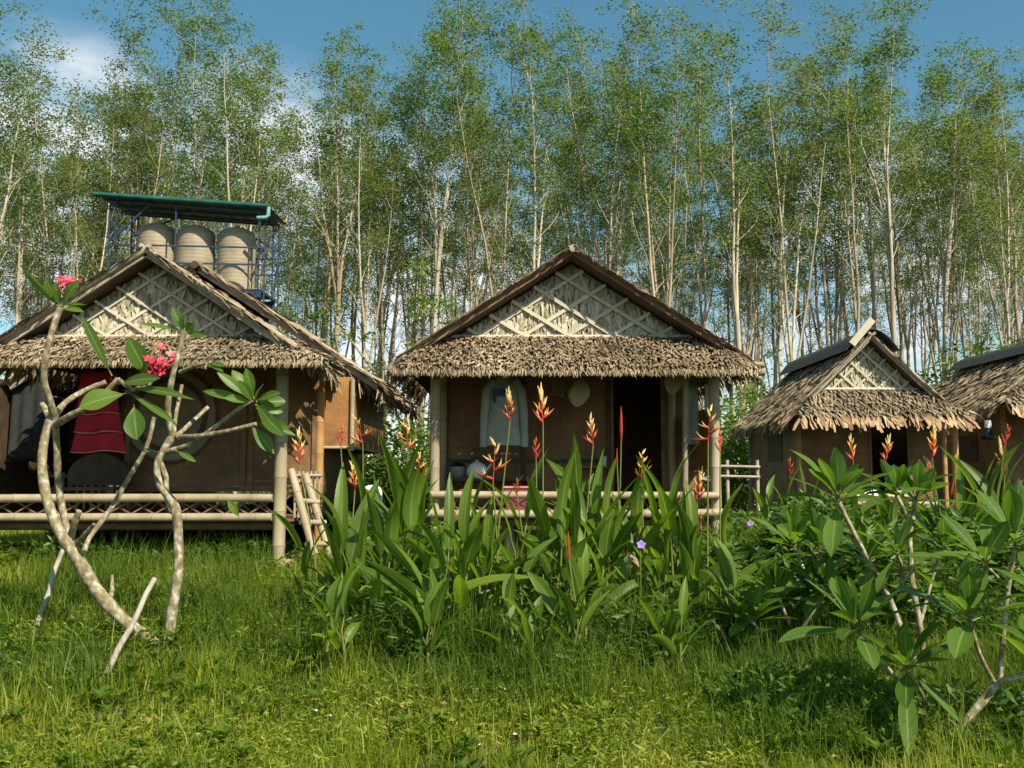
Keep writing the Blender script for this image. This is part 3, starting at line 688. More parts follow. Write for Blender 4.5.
def laundry():
    # jacket
    Y = 12.0; a, b = P(484, 447, Y), P(524, 376, Y)
    root = thing('jacket', 'grey green jacket with a blue chest print hanging in the middle porch', 'jacket', ((a.x + b.x) / 2, Y, a.z))
    cxj = (a.x + b.x) / 2
    mb = MB(); hwj = .21; z0, z1 = a.z + .02, b.z
    rows = 12; n = 20; v = []; f = []
    for j in range(rows + 1):
        t = j / rows; z = z0 + (z1 - z0) * t
        w = hwj * (1.04 if t < .12 else 1.0 - .10 * math.sin(math.pi * t)) * (1 if t < .86 else 1 - (t - .86) / .14 * .72)
        dep = .07 * (1 if t < .85 else 1 - (t - .85) / .15 * .6)
        for k in range(n):
            an = 2 * math.pi * k / n
            v.append((cxj + w * math.cos(an) + .008 * math.sin(5 * t + k), Y + dep * math.sin(an) + .014 * math.sin(an * 5 + t * 5), z))
    for j in range(rows):
        for k in range(n): k2 = (k + 1) % n; f.append((j * n + k, j * n + k2, (j + 1) * n + k2, (j + 1) * n + k))
    mb.add(v, f, 0, True); mb.add(v[:n], [tuple(range(n - 1, -1, -1))]); mb.add(v[-n:], [tuple(range(n))]); mb.build('body', M['greycloth'], root)
    for s in (-1, 1):
        sl = MB(); sl.tube([(cxj + s * .13, Y, z1 - .06), (cxj + s * .205, Y - .01, z1 - .18), (cxj + s * .235, Y - .03, z1 - .45), (cxj + s * .25, Y - .03, z0 - .02)], [.055, .058, .052, .042], 12); sl.build('sleeve', M['greycloth'], root)
    pr = MB(); p0 = P(492, 392, Y - .09); pr.box((p0.x, p0.y, p0.z - .05), (p0.x + .16, p0.y + .006, p0.z + .04)); pr.box((p0.x + .01, p0.y, p0.z - .13), (p0.x + .05, p0.y + .006, p0.z - .055)); pr.build('print', M['bluegraph'], root)
    hk = MB(); hk.tube([(cxj, Y, z1 - .02), (cxj, Y, z1 + .10), (cxj + .03, Y, z1 + .15), (cxj, Y, z1 + .18)], .006, 6); hk.build('hanger_hook', M['steel'], root)
    # cream bag / hat
    def bag(label, px0, px1, py0, py1, Y, mat, name, cat):
        a, b = P(px0, py1, Y), P(px1, py0, Y); c = Vector(((a.x + b.x) / 2, Y, (a.z + b.z) / 2)); w = (b.x - a.x) / 2; h = (b.z - a.z) / 2
        r = thing(name, label, cat, (c.x, Y, a.z)); mb = MB(); v = []; f = []; nr, n = 10, 18
        for j in range(nr + 1):
            t = j / nr; ang = -math.pi / 2 + math.pi * t * .86
            ww = math.cos(ang) * w * (1.0 if t < .6 else 1 - (t - .6) * .5); zz = c.z + h * math.sin(ang)
            for k in range(n):
                an = 2 * math.pi * k / n; v.append((c.x + ww * math.cos(an) * (1 + .13 * math.sin(3 * an + t * 5)) + w * .35 * (t - .5), Y + ww * .55 * math.sin(an) * (1 + .2 * math.sin(5 * an)), zz + .025 * math.sin(3 * an + 2 * t)))
        for j in range(nr):
            for k in range(n): k2 = (k + 1) % n; f.append((j * n + k, j * n + k2, (j + 1) * n + k2, (j + 1) * n + k))
        mb.add(v, f, 0, True); mb.add(v[-n:], [tuple(range(n))]); mb.build('pouch', mat, r)
        st = MB(); st.tube([(c.x - w * .4, Y, c.z + h * .8), (c.x - w * .15, Y, c.z + h * 1.5), (c.x + w * .15, Y, c.z + h * 1.5), (c.x + w * .4, Y, c.z + h * .8)], .009, 6); st.build('strap', mat, r)
    bag('large cream cloth bag hanging under the middle hut eave', 568, 589, 380, 405, 11.9, M['creamcloth'], 'cloth_bag', 'bag')
    bag('small cream bag hanging right of the dark doorway', 664, 682, 368, 393, 11.9, M['creamcloth'], 'cloth_bag', 'bag')
    def towel(label, px0, px1, py0, py1, Y, mat, seed, name='towel', cat='towel', amp=.02, flare=.1):
        a, b = P(px0, py1, Y), P(px1, py0, Y); mb = MB(); cloth_sheet(mb, a.x, b.x, Y, a.z, b.z, 0, 12, 10, amp, flare, seed)
        r = thing(name, label, cat, ((a.x + b.x) / 2, Y, a.z)); mb.build('cloth', mat, r)
        pg = MB()
        for q in (.15, .85): x = a.x + (b.x - a.x) * q; pg.box((x - .008, Y - .025, b.z - .03), (x + .008, Y + .03, b.z + .035))
        pg.build('peg', M['wood'], r)
    towel('pale blue towel hanging beside the right porch post', 706, 719, 383, 412, 11.75, M['palecloth'], 3)
    towel('long grey towel hanging on the right side of the middle porch', 686, 698, 385, 444, 11.9, M['greycloth'], 4)
    towel('dark towel hanging over the left hut slat railing', 10, 46, 375, 462, 12.6, M['darkcloth'], 6, amp=.03)
    towel('brown cloth hanging beside the large cream bag', 551, 570, 374, 396, 11.95, M['wood'], 8, 'cloth', 'cloth', .03)
    # tiered red skirt
    Y = 11.2; a, b = P(78, 452, Y), P(122, 372, Y)
    r = thing('red_skirt', 'tiered red skirt hanging in the left hut porch', 'skirt', ((a.x + b.x) / 2, Y, a.z)); H = b.z - a.z; c = (a.x + b.x) / 2; w = (b.x - a.x) / 2
    for k, (t0, t1, ww) in enumerate(((0, .30, 1.1), (.24, .52, .98), (.47, .75, .90), (.70, 1.0, .84))):
        mb = MB(); hem = cloth_sheet(mb, c - w * ww, c + w * ww, Y - .03 * k, a.z + H * t0, a.z + H * t1, 0, 26, 6, .022, .22, 10 + k)
        t_ = mb.build('tier', M['red'], r)
        e = MB(); e.tube([q + Vector((0, -.007, .004)) for q in hem], .007, 5); e.build('trim', M['redpiping'], t_)
laundry()

def porch_goods():
    # dark table in the middle porch
    a, b = P(446, 478, 12.3), P(543, 470, 12.3); z = a.z; FL = 1.10
    t = thing('low_table', 'dark low table with cookware against the middle porch wall', 'table', ((a.x + b.x) / 2, 12.45, FL))
    mb = MB(); mb.box((a.x, 12.2, z - .035), (b.x, 12.74, z)); mb.build('table_top', M['black'], t)
    for x in (a.x + .04, b.x - .04):
        for y in (12.24, 12.70): mb = MB(); mb.box((x - .025, y - .025, FL), (x + .025, y + .025, z - .036)); mb.build('leg', M['black'], t)
    p = P(457, 470, 12.4); c = (p.x, 12.42, z)
    r = thing('rice_cooker', 'steel rice cooker with black lid knob on the dark porch table', 'rice cooker', c)
    mb = MB(); mb.lathe(c, [(.085, 0), (.10, .02), (.105, .13), (.108, .14)], 20); mb.build('body', M['steel'], r)
    mb = MB(); mb.lathe((c[0], c[1], z + .142), [(.108, 0), (.09, .03), (.03, .05), (.012, .055), (.02, .075), (.015, .085)], 20); mb.build('lid', M['black'], r)
    p = P(477, 470, 12.4); c = Vector((p.x, 12.40, z))
    r = thing('kettle', 'round pale kettle beside the rice cooker', 'kettle', c)
    mb = MB(); mb.lathe(c, [(.09, 0), (.125, .03), (.13, .09), (.11, .15), (.06, .19), (.03, .20), (.015, .22)], 20); mb.build('body', M['white'], r)
    mb = MB(); mb.tube([c + Vector((-.08, -.02, .16)), c + Vector((-.06, -.02, .25)), c + Vector((.06, -.02, .25)), c + Vector((.08, -.02, .16))], .01, 8); mb.build('handle', M['black'], r)
    mb = MB(); mb.tube([c + Vector((.10, -.02, .08)), c + Vector((.15, -.03, .13)), c + Vector((.17, -.03, .17))], [.02, .014, .01], 8); mb.build('spout', M['white'], r)
    p = P(517, 487, 11.9)
    r = thing('storage_basket', 'pink storage basket standing on the middle porch floor', 'basket', (p.x, 11.9, FL))
    mb = MB(); x, y = p.x, 11.9
    mb.add([(x - .12, y - .09, FL), (x + .12, y - .09, FL), (x + .12, y + .09, FL), (x - .12, y + .09, FL), (x - .15, y - .12, p.z), (x + .15, y - .12, p.z), (x + .15, y + .12, p.z), (x - .15, y + .12, p.z)], [(0, 3, 2, 1), (0, 1, 5, 4), (1, 2, 6, 5), (2, 3, 7, 6), (3, 0, 4, 7)]); mb.build('tub', M['pink'], r)
    mb = MB(); z = p.z
    for (a, b) in (((x - .16, y - .125, z), (x + .16, y - .125, z)), ((x - .16, y + .125, z), (x + .16, y + .125, z)), ((x - .155, y - .11, z), (x - .155, y + .11, z)), ((x + .155, y - .11, z), (x + .155, y + .11, z))): mb.beam(a, b, .015, .022)
    mb.build('rim', M['redpiping'], r)
    p = P(468, 487, 11.8)
    r = thing('yellow_bucket', 'yellow bucket behind the middle porch rail', 'bucket', (p.x, 11.8, FL)); c = (p.x, 11.8, FL)
    mb = MB(); mb.lathe(c, [(.07, 0), (.09, .27), (.098, .275), (.098, .29), (.085, .29), (.065, .03)], 18); mb.build('pail', M['yellow'], r)
    mb = MB(); mb.tube([Vector(c) + Vector((.098 * math.cos(t), -.03 - .02 * math.sin(t), .28 - .09 * math.sin(t))) for t in np.linspace(0, math.pi, 9)], .005, 6); mb.build('handle', M['steel'], r)
    # wall shelf with cups
    a, b = P(556, 466, 12.7), P(607, 466, 12.7)
    r = thing('wall_shelf', 'narrow wooden shelf with cups on the middle hut wall', 'shelf', ((a.x + b.x) / 2, 12.7, a.z))
    mb = MB(); mb.box((a.x, 12.55, a.z - .025), (b.x, 12.768, a.z)); mb.build('shelf_board', M['wood'], r)
    mb = MB()
    for x in (a.x + .05, b.x - .05): mb.beam((x, 12.765, a.z - .15), (x, 12.58, a.z - .03), .02, .02)
    mb.build('bracket', M['wood'], r)
    for i, (px, m, lb) in enumerate(((576, 'white', 'white cup on the narrow porch shelf'), (604, 'palecloth', 'pale blue tumbler at the shelf end by the doorway'))):
        q = P(px, 466, 12.63); rr = thing('cup' if i == 0 else 'tumbler', lb, 'cup', (q.x, 12.63, a.z)); h = .07 if i == 0 else .12
        mb = MB(); mb.lathe((q.x, 12.63, a.z), [(.03, 0), (.04, h), (.034, h), (.026, .01)], 14); mb.build('body', M[m], rr)
        if i == 0:
            mb = MB(); mb.tube([(q.x + .037, 12.63, a.z + .055), (q.x + .06, 12.63, a.z + .045), (q.x + .058, 12.63, a.z + .022), (q.x + .033, 12.63, a.z + .018)], .005, 6); mb.build('handle', M[m], rr)
    # left hut: dark bench with arched back, in the porch
    a, b = P(58, 500, 11.7), P(122, 462, 11.7); FL = 1.08
    r = thing('porch_bench', 'dark wooden bench with rounded back in the left hut porch', 'bench', ((a.x + b.x) / 2, 11.7, FL))
    zs = 1.42; mb = MB(); mb.box((a.x, 11.5, zs - .04), (b.x, 11.95, zs)); mb.build('seat', M['darkwood'], r)
    mb = MB(); xs = [a.x + (b.x - a.x) * i / 14 for i in range(15)]
    zt = [1.60 + .22 * math.sin(math.pi * i / 14) ** .6 for i in range(15)]
    v = [(x, 11.93, zs + .02) for x in xs] + [(x, 11.93, z) for x, z in zip(xs, zt)] + [(x, 11.97, zs + .02) for x in xs] + [(x, 11.97, z) for x, z in zip(xs, zt)]
    f = []
    for i in range(14): f += [(i, i + 1, 16 + i, 15 + i), (30 + i, 45 + i, 46 + i, 31 + i), (15 + i, 16 + i, 46 + i, 45 + i)]
    mb.add(v, f); mb.build('backrest', M['darkwood'], r)
    for x in (a.x + .04, b.x - .04):
        for y in (11.54, 11.91): mb = MB(); mb.box((x - .025, y - .025, FL), (x + .025, y + .025, zs - .041)); mb.build('leg', M['darkwood'], r)
    # mattress on the small hut's porch
    a, b = P(842, 503, 16.9), P(918, 488, 16.9)
    r = thing('mattress', 'white folded mattress with tan cover on the small hut porch', 'mattress', ((a.x + b.x) / 2, 17.1, 1.12))
    def pillow(x0, x1, y0, y1, z0, z1, n=10):
        mb = MB(); v = []; f = []
        for s in (0, 1):
            for j in range(n + 1):
                for i in range(n + 1):
                    u, w = i / n, j / n; e = (16 * u * (1 - u) * w * (1 - w)) ** .3
                    zm = (z0 + z1) / 2; v.append((x0 + (x1 - x0) * u, y0 + (y1 - y0) * w, zm + (1 if s else -1) * (z1 - z0) / 2 * e + .01 * math.sin(9 * u + 4 * w) * e * s))
        k = (n + 1) ** 2
        for j in range(n):
            for i in range(n): a_ = j * (n + 1) + i; f.append((k + a_, k + a_ + 1, k + a_ + n + 2, k + a_ + n + 1)); f.append((a_, a_ + n + 1, a_ + n + 2, a_ + 1))
        mb.add(v, f, 0, True); return mb
    pillow(a.x, (a.x * .45 + b.x * .55), 16.85, 17.45, 1.12, 1.36).build('folded_end', M['white'], r)
    pillow((a.x * .5 + b.x * .5), b.x, 16.9, 17.45, 1.12, 1.33).build('cover', M['creamcloth'], r)
    # lantern under the right-edge hut's eave
    p = P(988, 428, 17.1); c = p
    r = thing('lantern', 'dark hanging lantern with white top under the right-edge hut eave', 'lantern', (p.x, p.y, p.z - .2))
    mb = MB(); mb.lathe(c, [(.12, -.20), (.14, -.17), (.14, -.14), (.07, -.10), (.06, 0)], 14); mb.build('shade', M['black'], r)
    mb = MB(); mb.lathe(c + Vector((0, 0, .002)), [(.055, 0), (.055, .12), (.045, .13)], 14); mb.build('cap', M['white'], r)
    mb = MB(); mb.tube([c + Vector((0, 0, .132)), c + Vector((0, 0, .45))], .006, 6); mb.build('cord', M['black'], r)
    # barrels between the huts
    for i, (px, lb, Y) in enumerate(((372, 'dark barrel with blue band and white domed lid beside the left hut', 11.6), (412, 'grey barrel with white lid left of the middle porch', 12.2))):
        p = P(px, 485 if i == 0 else 486, Y); z0 = gz(p.x, Y); h = p.z - z0
        r = thing('barrel', lb, 'barrel', (p.x, Y, z0))
        mb = MB(); mb.lathe((p.x, Y, z0), [(.10, 0), (.115, .05), (.12, h * .45), (.126, h * .5), (.12, h * .55), (.117, h - .14), (.11, h - .12)], 22); mb.build('body', M['bluesteel'] if i == 0 else M['greycloth'], r)
        mb = MB(); mb.lathe((p.x, Y, z0 + h - .17), [(.121, 0), (.124, .005), (.124, .045), (.121, .05)], 22); mb.build('band', M['blue'], r)
        mb = MB(); mb.lathe((p.x, Y, z0 + h - .118), [(.12, 0), (.12, .04), (.10, .09), (.05, .115), (.0005, .12)], 22); mb.build('lid', M['white'], r)
porch_goods()

def ladder():
    f0, f1 = P(318, 563, 10.75), P(333, 548, 11.05); t0, t1 = P(291, 470, 11.15), P(305, 474, 11.2)
    f0.z = gz(f0.x, f0.y); f1.z = gz(f1.x, f1.y)
    r = thing('bamboo_ladder', 'short bamboo ladder leaning on the left hut porch beside its corner post', 'ladder', ((f0.x + f1.x) / 2, 10.9, f0.z))
    for a, b in ((f0, t0), (f1, t1)): mb = MB(); mb.bamboo(a, b, .045, 0, 1, .3, 12); mb.build('rail', [M['bamboo'], M['node']], r)
    for q in (.22, .45, .68): mb = MB(); mb.bamboo(f0.lerp(t0, q) - Vector((.06, 0, 0)), f1.lerp(t1, q) + Vector((.06, 0, 0)), .03, 0, 1); mb.build('rung', [M['bamboo'], M['node']], r)
ladder()

def back_fence():
    Y = 16; r = thing('bamboo_fence', 'low bamboo rail fence between the middle hut and the small hut', 'fence', (P(738, 500, Y).x, Y, gz(3.5, Y)))
    for py in (466, 476):
        a, b = P(716, py, Y), P(760, py + 1, Y); mb = MB(); mb.bamboo(a, b, .022, 0, 1); mb.build('rail', [M['oldbamboo'], M['node']], r)
    for px in (727, 757):
        a = P(px, 460, Y + .05); mb = MB(); mb.bamboo((a.x, a.y, gz(a.x, a.y) - .05), a, .03, 0, 1); mb.build('post', [M['oldbamboo'], M['node']], r)
back_fence()

# ------------------------------------------------------------------ water tower
def tower():
    Y0, Y1 = 22.0, 23.3
    xl, xr = P(112, 240, Y0).x, P(262, 240, Y0).x
    zt0 = P(98, 196, Y0).z; zt1 = P(275, 208, Y0).z; zp = P(200, 290, Y0).z
    r = thing('water_tower', 'blue steel water tower with green sheet roof behind the left hut', 'water tower', ((xl + xr) / 2, (Y0 + Y1) / 2, gz(-7, 23)))
    XL, XR = P(98, 200, Y0).x, P(271, 200, Y0).x
    # corrugated roof, tilting down to the right like its gutter
    mb = MB(); n = 90; v = []; f = []
    for j, y in enumerate((Y0 - .15, Y1 + .25)):
        for i in range(n + 1):
            u = i / n; z = zt0 + (zt1 - zt0) * u + .018 * math.sin(u * n * .9) + (.05 if j else 0)
            v += [(XL + (XR - XL) * u, y, z), (XL + (XR - XL) * u, y, z - .012)]
    k = 2 * (n + 1)
    for i in range(n): a = 2 * i; f += [(a, a + 2, k + a + 2, k + a), (a + 1, k + a + 1, k + a + 3, a + 3), (a, a + 1, a + 3, a + 2), (k + a, k + a + 2, k + a + 3, k + a + 1)]
    mb.add(v, f); rf = mb.build('roof', M['greensheet'], r)
    mb = MB()
    for y in (Y0 + .1, Y0 + .6, Y0 + 1.1, Y1): mb.beam((XL + .1, y, zt0 - .06), (XR - .1, y, zt1 - .06), .05, .06)
    mb.build('purlin', M['greypurlin'], rf)
    mb = MB(); mb.tube([(XL - .02, Y0 - .2, zt0 - .01), (XR + .02, Y0 - .2, zt1 - .01)], .05, 10); g = mb.build('gutter', M['greensheet'], r)
    mb = MB(); mb.tube([(XR - .0, Y0 - .2, zt1 - .02), (XR + .0, Y0 - .2, zt1 - .22), (XR - .05, Y0 - .2, zt1 - .27), (XR - .25, Y0 - .2, zt1 - .28)], .045, 8); mb.build('downpipe', M['tealpipe'], g)
    for x, zt in ((xl, zt0), (xr, zt1)):
        for y in (Y0, Y1):
            mb = MB(); z0 = gz(x, y)
            for dx in (-.07, .07): mb.beam((x + dx, y, z0), (x + dx, y, zt - .09), .03, .03)
            nseg = 22
            for i in range(nseg):
                za, zb = z0 + (zt - .1 - z0) * i / nseg, z0 + (zt - .1 - z0) * (i + 1) / nseg; s = 1 if i % 2 else -1
                mb.beam((x - .07 * s, y, za), (x + .07 * s, y, zb), .014, .014)
            mb.build('lattice_post', M['bluesteel'], r)
    mb = MB()
    for y in (Y0 + .0, Y1):
        mb.beam((xl, y, zp - .10), (xr, y, zp - .10), .08, .14)
    for i in range(8): x = xl + (xr - xl) * i / 7; mb.beam((x, Y0, zp - .02), (x, Y1, zp - .02), .05, .05)
    for i in range(14): mb.box((xl, Y0 + .05 + i * (Y1 - Y0 - .1) / 14, zp + .005), (xr, Y0 + .05 + (i + .85) * (Y1 - Y0 - .1) / 14, zp + .03))
    mb.build('platform', M['bluesteel'], r)
    for z in (P(200, 246, Y0).z, P(200, 263, Y0).z):
        mb = MB(); mb.beam((xl, Y0 - .05, z + .02), (xr, Y0 - .05, z - .05), .035, .035); mb.build('guard_rail', M['bluesteel'], r)
        mb = MB(); mb.beam((xl, Y1 + .05, z), (xr, Y1 + .05, z), .035, .035); mb.build('guard_rail', M['bluesteel'], r)
    for x in (P(176, 240, Y0).x,):
        mb = MB(); mb.beam((x, Y0 - .05, zp), (x, Y0 - .05, zt0 - .1), .03, .03); mb.build('upright', M['bluesteel'], r)
    mb = MB()
    for a, b in (((xl, Y0, zt0 - 1.0), (xl + .9, Y0, zt0 - .12)), ((xl, Y1, zt0 - .6), (xl + 1.1, Y1, zt0 - .1)), ((xr, Y1, zt1 - .7), (xr - .9, Y1, zt1 - .1)), ((xl, Y0, zt0 - 1.0), (xl, Y1, zt0 - .15)), ((xr, Y0, zt1 - 1.0), (xr, Y1, zt1 - .15))):
        mb = MB(); mb.beam(a, b, .035, .035); mb.build('brace', M['bluesteel'], r)
    for i, (px, lb) in enumerate(((156, 'leftmost of the three beige water tanks on the tower'), (195, 'middle one of the three beige water tanks on the tower'), (236, 'rightmost of the three beige water tanks on the tower'))):
        c = P(px, 270, 22.68); c.z = zp + .03
        ht = P(px, 228 + 2 * i, 22.68).z - c.z; rr = .43
        t = thing('water_tank', lb, 'water tank', c, 'water tanks on the tower platform')
        prof = [(rr * .93, 0), (rr * .95, .04)]
        for q in range(16): z = .06 + (ht - .22) * q / 15; prof += [(rr, z), (rr, z + .02), (rr * 1.012, z + .035)]
        prof += [(rr * .99, ht - .12), (rr * .93, ht - .05), (rr * .80, ht)]
        mb = MB(); mb.lathe(c, prof, 28); mb.build('shell', M['tank'], t)
        mb = MB(); mb.lathe(c + Vector((0, 0, ht + .002)), [(.25, 0), (.25, .03), (.22, .06), (.03, .07)], 20); mb.build('lid', M['tank'], t)
        mb = MB(); mb.tube([c + Vector((.1, -rr - .0, .08)), c + Vector((.1, -rr - .15, .08)), c + Vector((.1, -rr - .17, -.05))], .025, 8); mb.build('outlet_pipe', M['tealpipe'], t)
tower()

# ------------------------------------------------------------------ plantation trees
def tree_mesh(seed):
    g = random.Random(seed); ng = np.random.default_rng(seed)
    tr = MB(); tips = []
    H = g.uniform(12.0, 13.9)
    lean = Vector((g.uniform(-.05, .05), g.uniform(-.04, .04), 0))
    hf = g.uniform(2.2, 6.0); r0 = g.uniform(.068, .095)
    def path(a, d, L, n, wob, lift):
        pts = [Vector(a)]; d = Vector(d).normalized()
        for i in range(n):
            d = (d + Vector((g.gauss(0, wob), g.gauss(0, wob), lift))).normalized(); pts.append(pts[-1] + d * (L / n))
        return pts
    tk = path((0, 0, -.1), Vector((lean.x, lean.y, 1)), hf + .1, 5, .025, .02)
    tr.tube(tk, [r0 * (1.25 if i == 0 else 1 - .04 * i) for i in range(6)], 7, 0, False)
    nl = g.choice((2, 2, 3, 3, 4)); leaders = []
    a0 = g.uniform(0, 6.28)
    for k in range(nl):
        an = a0 + k * 2 * math.pi / nl + g.uniform(-.4, .4); sp = g.uniform(.06, .20)
        L = (H - hf) * (1 if k == 0 else g.uniform(.72, .98))
        pts = path(tk[-1], (math.cos(an) * sp, math.sin(an) * sp, 1), L, 9, .045, .05)
        rb = r0 * (.8 if nl == 1 else .62)
        tr.tube(pts, [max(.008, rb * (1 - .93 * i / 9)) for i in range(10)], 6, 0, False); leaders.append((pts, L, rb))
    for pts, L, rb in leaders:
        nb = int(L * (2.3 if nl < 3 else 1.7))
        for b in range(nb):
            t = (b + g.random()) / nb; t = .12 + .88 * t
            i = min(8, int(t * 9)); fr = t * 9 - i; p = pts[i].lerp(pts[min(9, i + 1)], min(1, fr))
            an = g.uniform(0, 6.28); bl = g.uniform(.7, 1.7) * (1.0 - .28 * t) * (1 if t > .3 else .75)
            bp = path(p, (math.cos(an), math.sin(an), g.uniform(.7, 2.2)), bl * 1.15, 4, .15, .10)
            br = max(.010, rb * (1 - .9 * t) * .46)
            tr.tube(bp, [br, br * .75, br * .55, br * .38, .004], 4, 0, False)
            dens = 1 if t > .55 else (.6 if t > .35 else .22)
            for q in (3, 4):
                if g.random() < dens: tips.append((bp[q] + Vector((g.gauss(0, .1), g.gauss(0, .1), g.gauss(0, .1))), .16 + .18 * g.random(), g.random()))
            for _ in range(3):
                if g.random() < .6 * dens:
                    tw = path(bp[g.choice((2, 3))], (g.gauss(0, 1), g.gauss(0, 1), g.uniform(.1, 1)), g.uniform(.3, .7), 2, .2, .05)
                    tr.tube(tw, [br * .5, br * .4, .004], 3, 0, False); tips.append((tw[-1], .15 + .18 * g.random(), g.random()))
        for q in range(6): tips.append((pts[-1] + Vector((g.gauss(0, .35), g.gauss(0, .35), g.gauss(-.25, .3))), .24, g.random()))
    P_, R_ = [], []
    for (c, rr, k) in tips:
        n = g.randint(30, 66); o = ng.normal(0, 1, (n, 3)) * np.array([rr, rr, rr * .7]) * .62
        P_.append(np.array(c)[None] + o)
    pos = np.concatenate(P_); n = len(pos)
    d = rand_dirs(ng, n, -.7, .4); nr = rand_dirs(ng, n, .1, 1)
    V, F = np_leaves(pos, d, nr, ng.uniform(.055, .105, n), ng.uniform(.03, .055, n))
    return tr, V, F, H
def make_tree(seed, label, loc, bark, crown, group='slender trees of the plantation', name='plantation_tree'):
    tr, V, F, H = tree_mesh(seed)
    r = thing(name, label, 'tree', (0, 0, 0), group)
    tr.build('trunk', M[bark], r); np_mesh('crown', V, F, M[crown], None, r)
    return r
def copy_tree(root, label):
    c = root.copy(); COL.objects.link(c); c['label'] = label
    for ch in root.children: d = ch.copy(); COL.objects.link(d); d.parent = c
    return c
PROTO = [make_tree(100 + i, '', (0, 0, 0), 'bark' if i % 3 else 'barkbrown', 'crown' if i % 4 else 'crown2') for i in range(10)]
def forest():
    g = random.Random(42); used = set()
    back = 'slender pale-trunked tree in the deeper rows of the plantation'
    rows = [(26, 1.5), (28.4, 1.5), (31, 1.55), (34, 1.6), (37.5, 1.75), (41.5, 1.9), (46, 2.2)]
    front = []
    for ri, (Y, sp) in enumerate(rows):
        X = -Y * .56 - 1 + g.uniform(0, sp)
        while X < Y * .56 + 1:
            x = X + g.gauss(0, .35); y = Y + g.gauss(0, .5)
            front.append((ri, x, y)); X += sp * g.uniform(.8, 1.25)
    for ri, x, y in front:
        i = g.randrange(len(PROTO))
        if ri == 0:
            px = int(512 + x / y * 1000)
            lab = FRONT_LABEL(px)
        else: lab = back
        r = PROTO[i] if i not in used else copy_tree(PROTO[i], lab)
        used.add(i); r['label'] = lab
        s = g.uniform(.9, 1.06)
        r.location = (x, y, gz(x, y)); r.rotation_euler = (0, 0, g.uniform(0, 6.28)); r.scale = (s, s, s * g.uniform(.96, 1.04))
    for i, r in enumerate(PROTO):
        if i not in used: bpy.data.objects.remove(r)
_fl = {}
def FRONT_LABEL(px):
    spots = [(-60, 'tree beyond the left edge of the water tower, outermost in the front row'), (30, 'pale tree at the left edge, left of the water tower'), (90, 'tree rising just left of the water tower roof'),
             (150, 'tree rising above the left end of the green tower roof'), (200, 'tree rising above the middle of the green tower roof'), (260, 'tree rising behind the right end of the green tower roof'),
             (310, 'tree just right of the water tower'), (350, 'tree above the right end of the left hut roof'), (400, 'tree in the gap between left and middle huts'), (440, 'tree above the left eave of the middle hut'),
             (500, 'tree above the left rake of the middle hut'), (550, 'tree directly left of the middle hut peak'), (600, 'tree directly right of the middle hut peak'), (650, 'tree above the right rake of the middle hut'),
             (700, 'tree above the right eave of the middle hut'), (760, 'tree in the gap between middle hut and small hut'), (810, 'tree above the back of the small hut roof'), (870, 'tree straight above the small hut ridge'),
             (930, 'tree above the right rake of the small hut'), (980, 'tree above the dip between the two right-hand huts'), (1040, 'tree at the right edge behind the cut-off hut')]
    k = min(range(len(spots)), key=lambda i: abs(spots[i][0] - px) + (1000 if i in _fl else 0))
    _fl[k] = 1
    return 'front-row plantation ' + spots[k][1]
forest()

def leafy_bush(label, x, y, h, w, mat, seed, n=2600, name='bush', group=None, leaf=(.12, .05), stems=7):
    g = random.Random(seed); ng = np.random.default_rng(seed)
    z0 = gz(x, y); r = thing(name, label, 'bush', (x, y, z0), group)
    mb = MB(); pos = []
    for k in range(stems):
        an = g.uniform(0, 6.28); p = Vector((x, y, z0 - .03)); d = Vector((math.cos(an) * .35 * w / h * 2, math.sin(an) * .35 * w / h * 2, 1)).normalized(); pts = [p]; L = h * g.uniform(.6, 1.05)
        for i in range(6): d = (d + Vector((g.gauss(0, .12), g.gauss(0, .12), 0))).normalized(); pts.append(pts[-1] + d * L / 6)
        mb.tube(pts, [.025 * h / 2 * (1 - .85 * i / 6) for i in range(7)], 5)
        for i in range(1, 7):
            for q in range(3):
                e = pts[i] + Vector((g.gauss(0, w * .22), g.gauss(0, w * .22), g.gauss(0, .15)))
                pos.append(np.array(e)[None] + ng.normal(0, .17, (max(3, n // (stems * 18)), 3)))
    mb.build('stems', M['barkbrown'], r)
    pos = np.concatenate(pos); m = len(pos); pos[:, 2] = np.maximum(pos[:, 2], z0 + .05)
    V, F = np_leaves(pos, rand_dirs(ng, m, -.7, .6), rand_dirs(ng, m, .2, 1), ng.uniform(leaf[0] * .7, leaf[0] * 1.3, m), ng.uniform(leaf[1] * .7, leaf[1] * 1.3, m))
    np_mesh('foliage', V - np.array([[x, y, z0]]), F, M[mat], None, r)
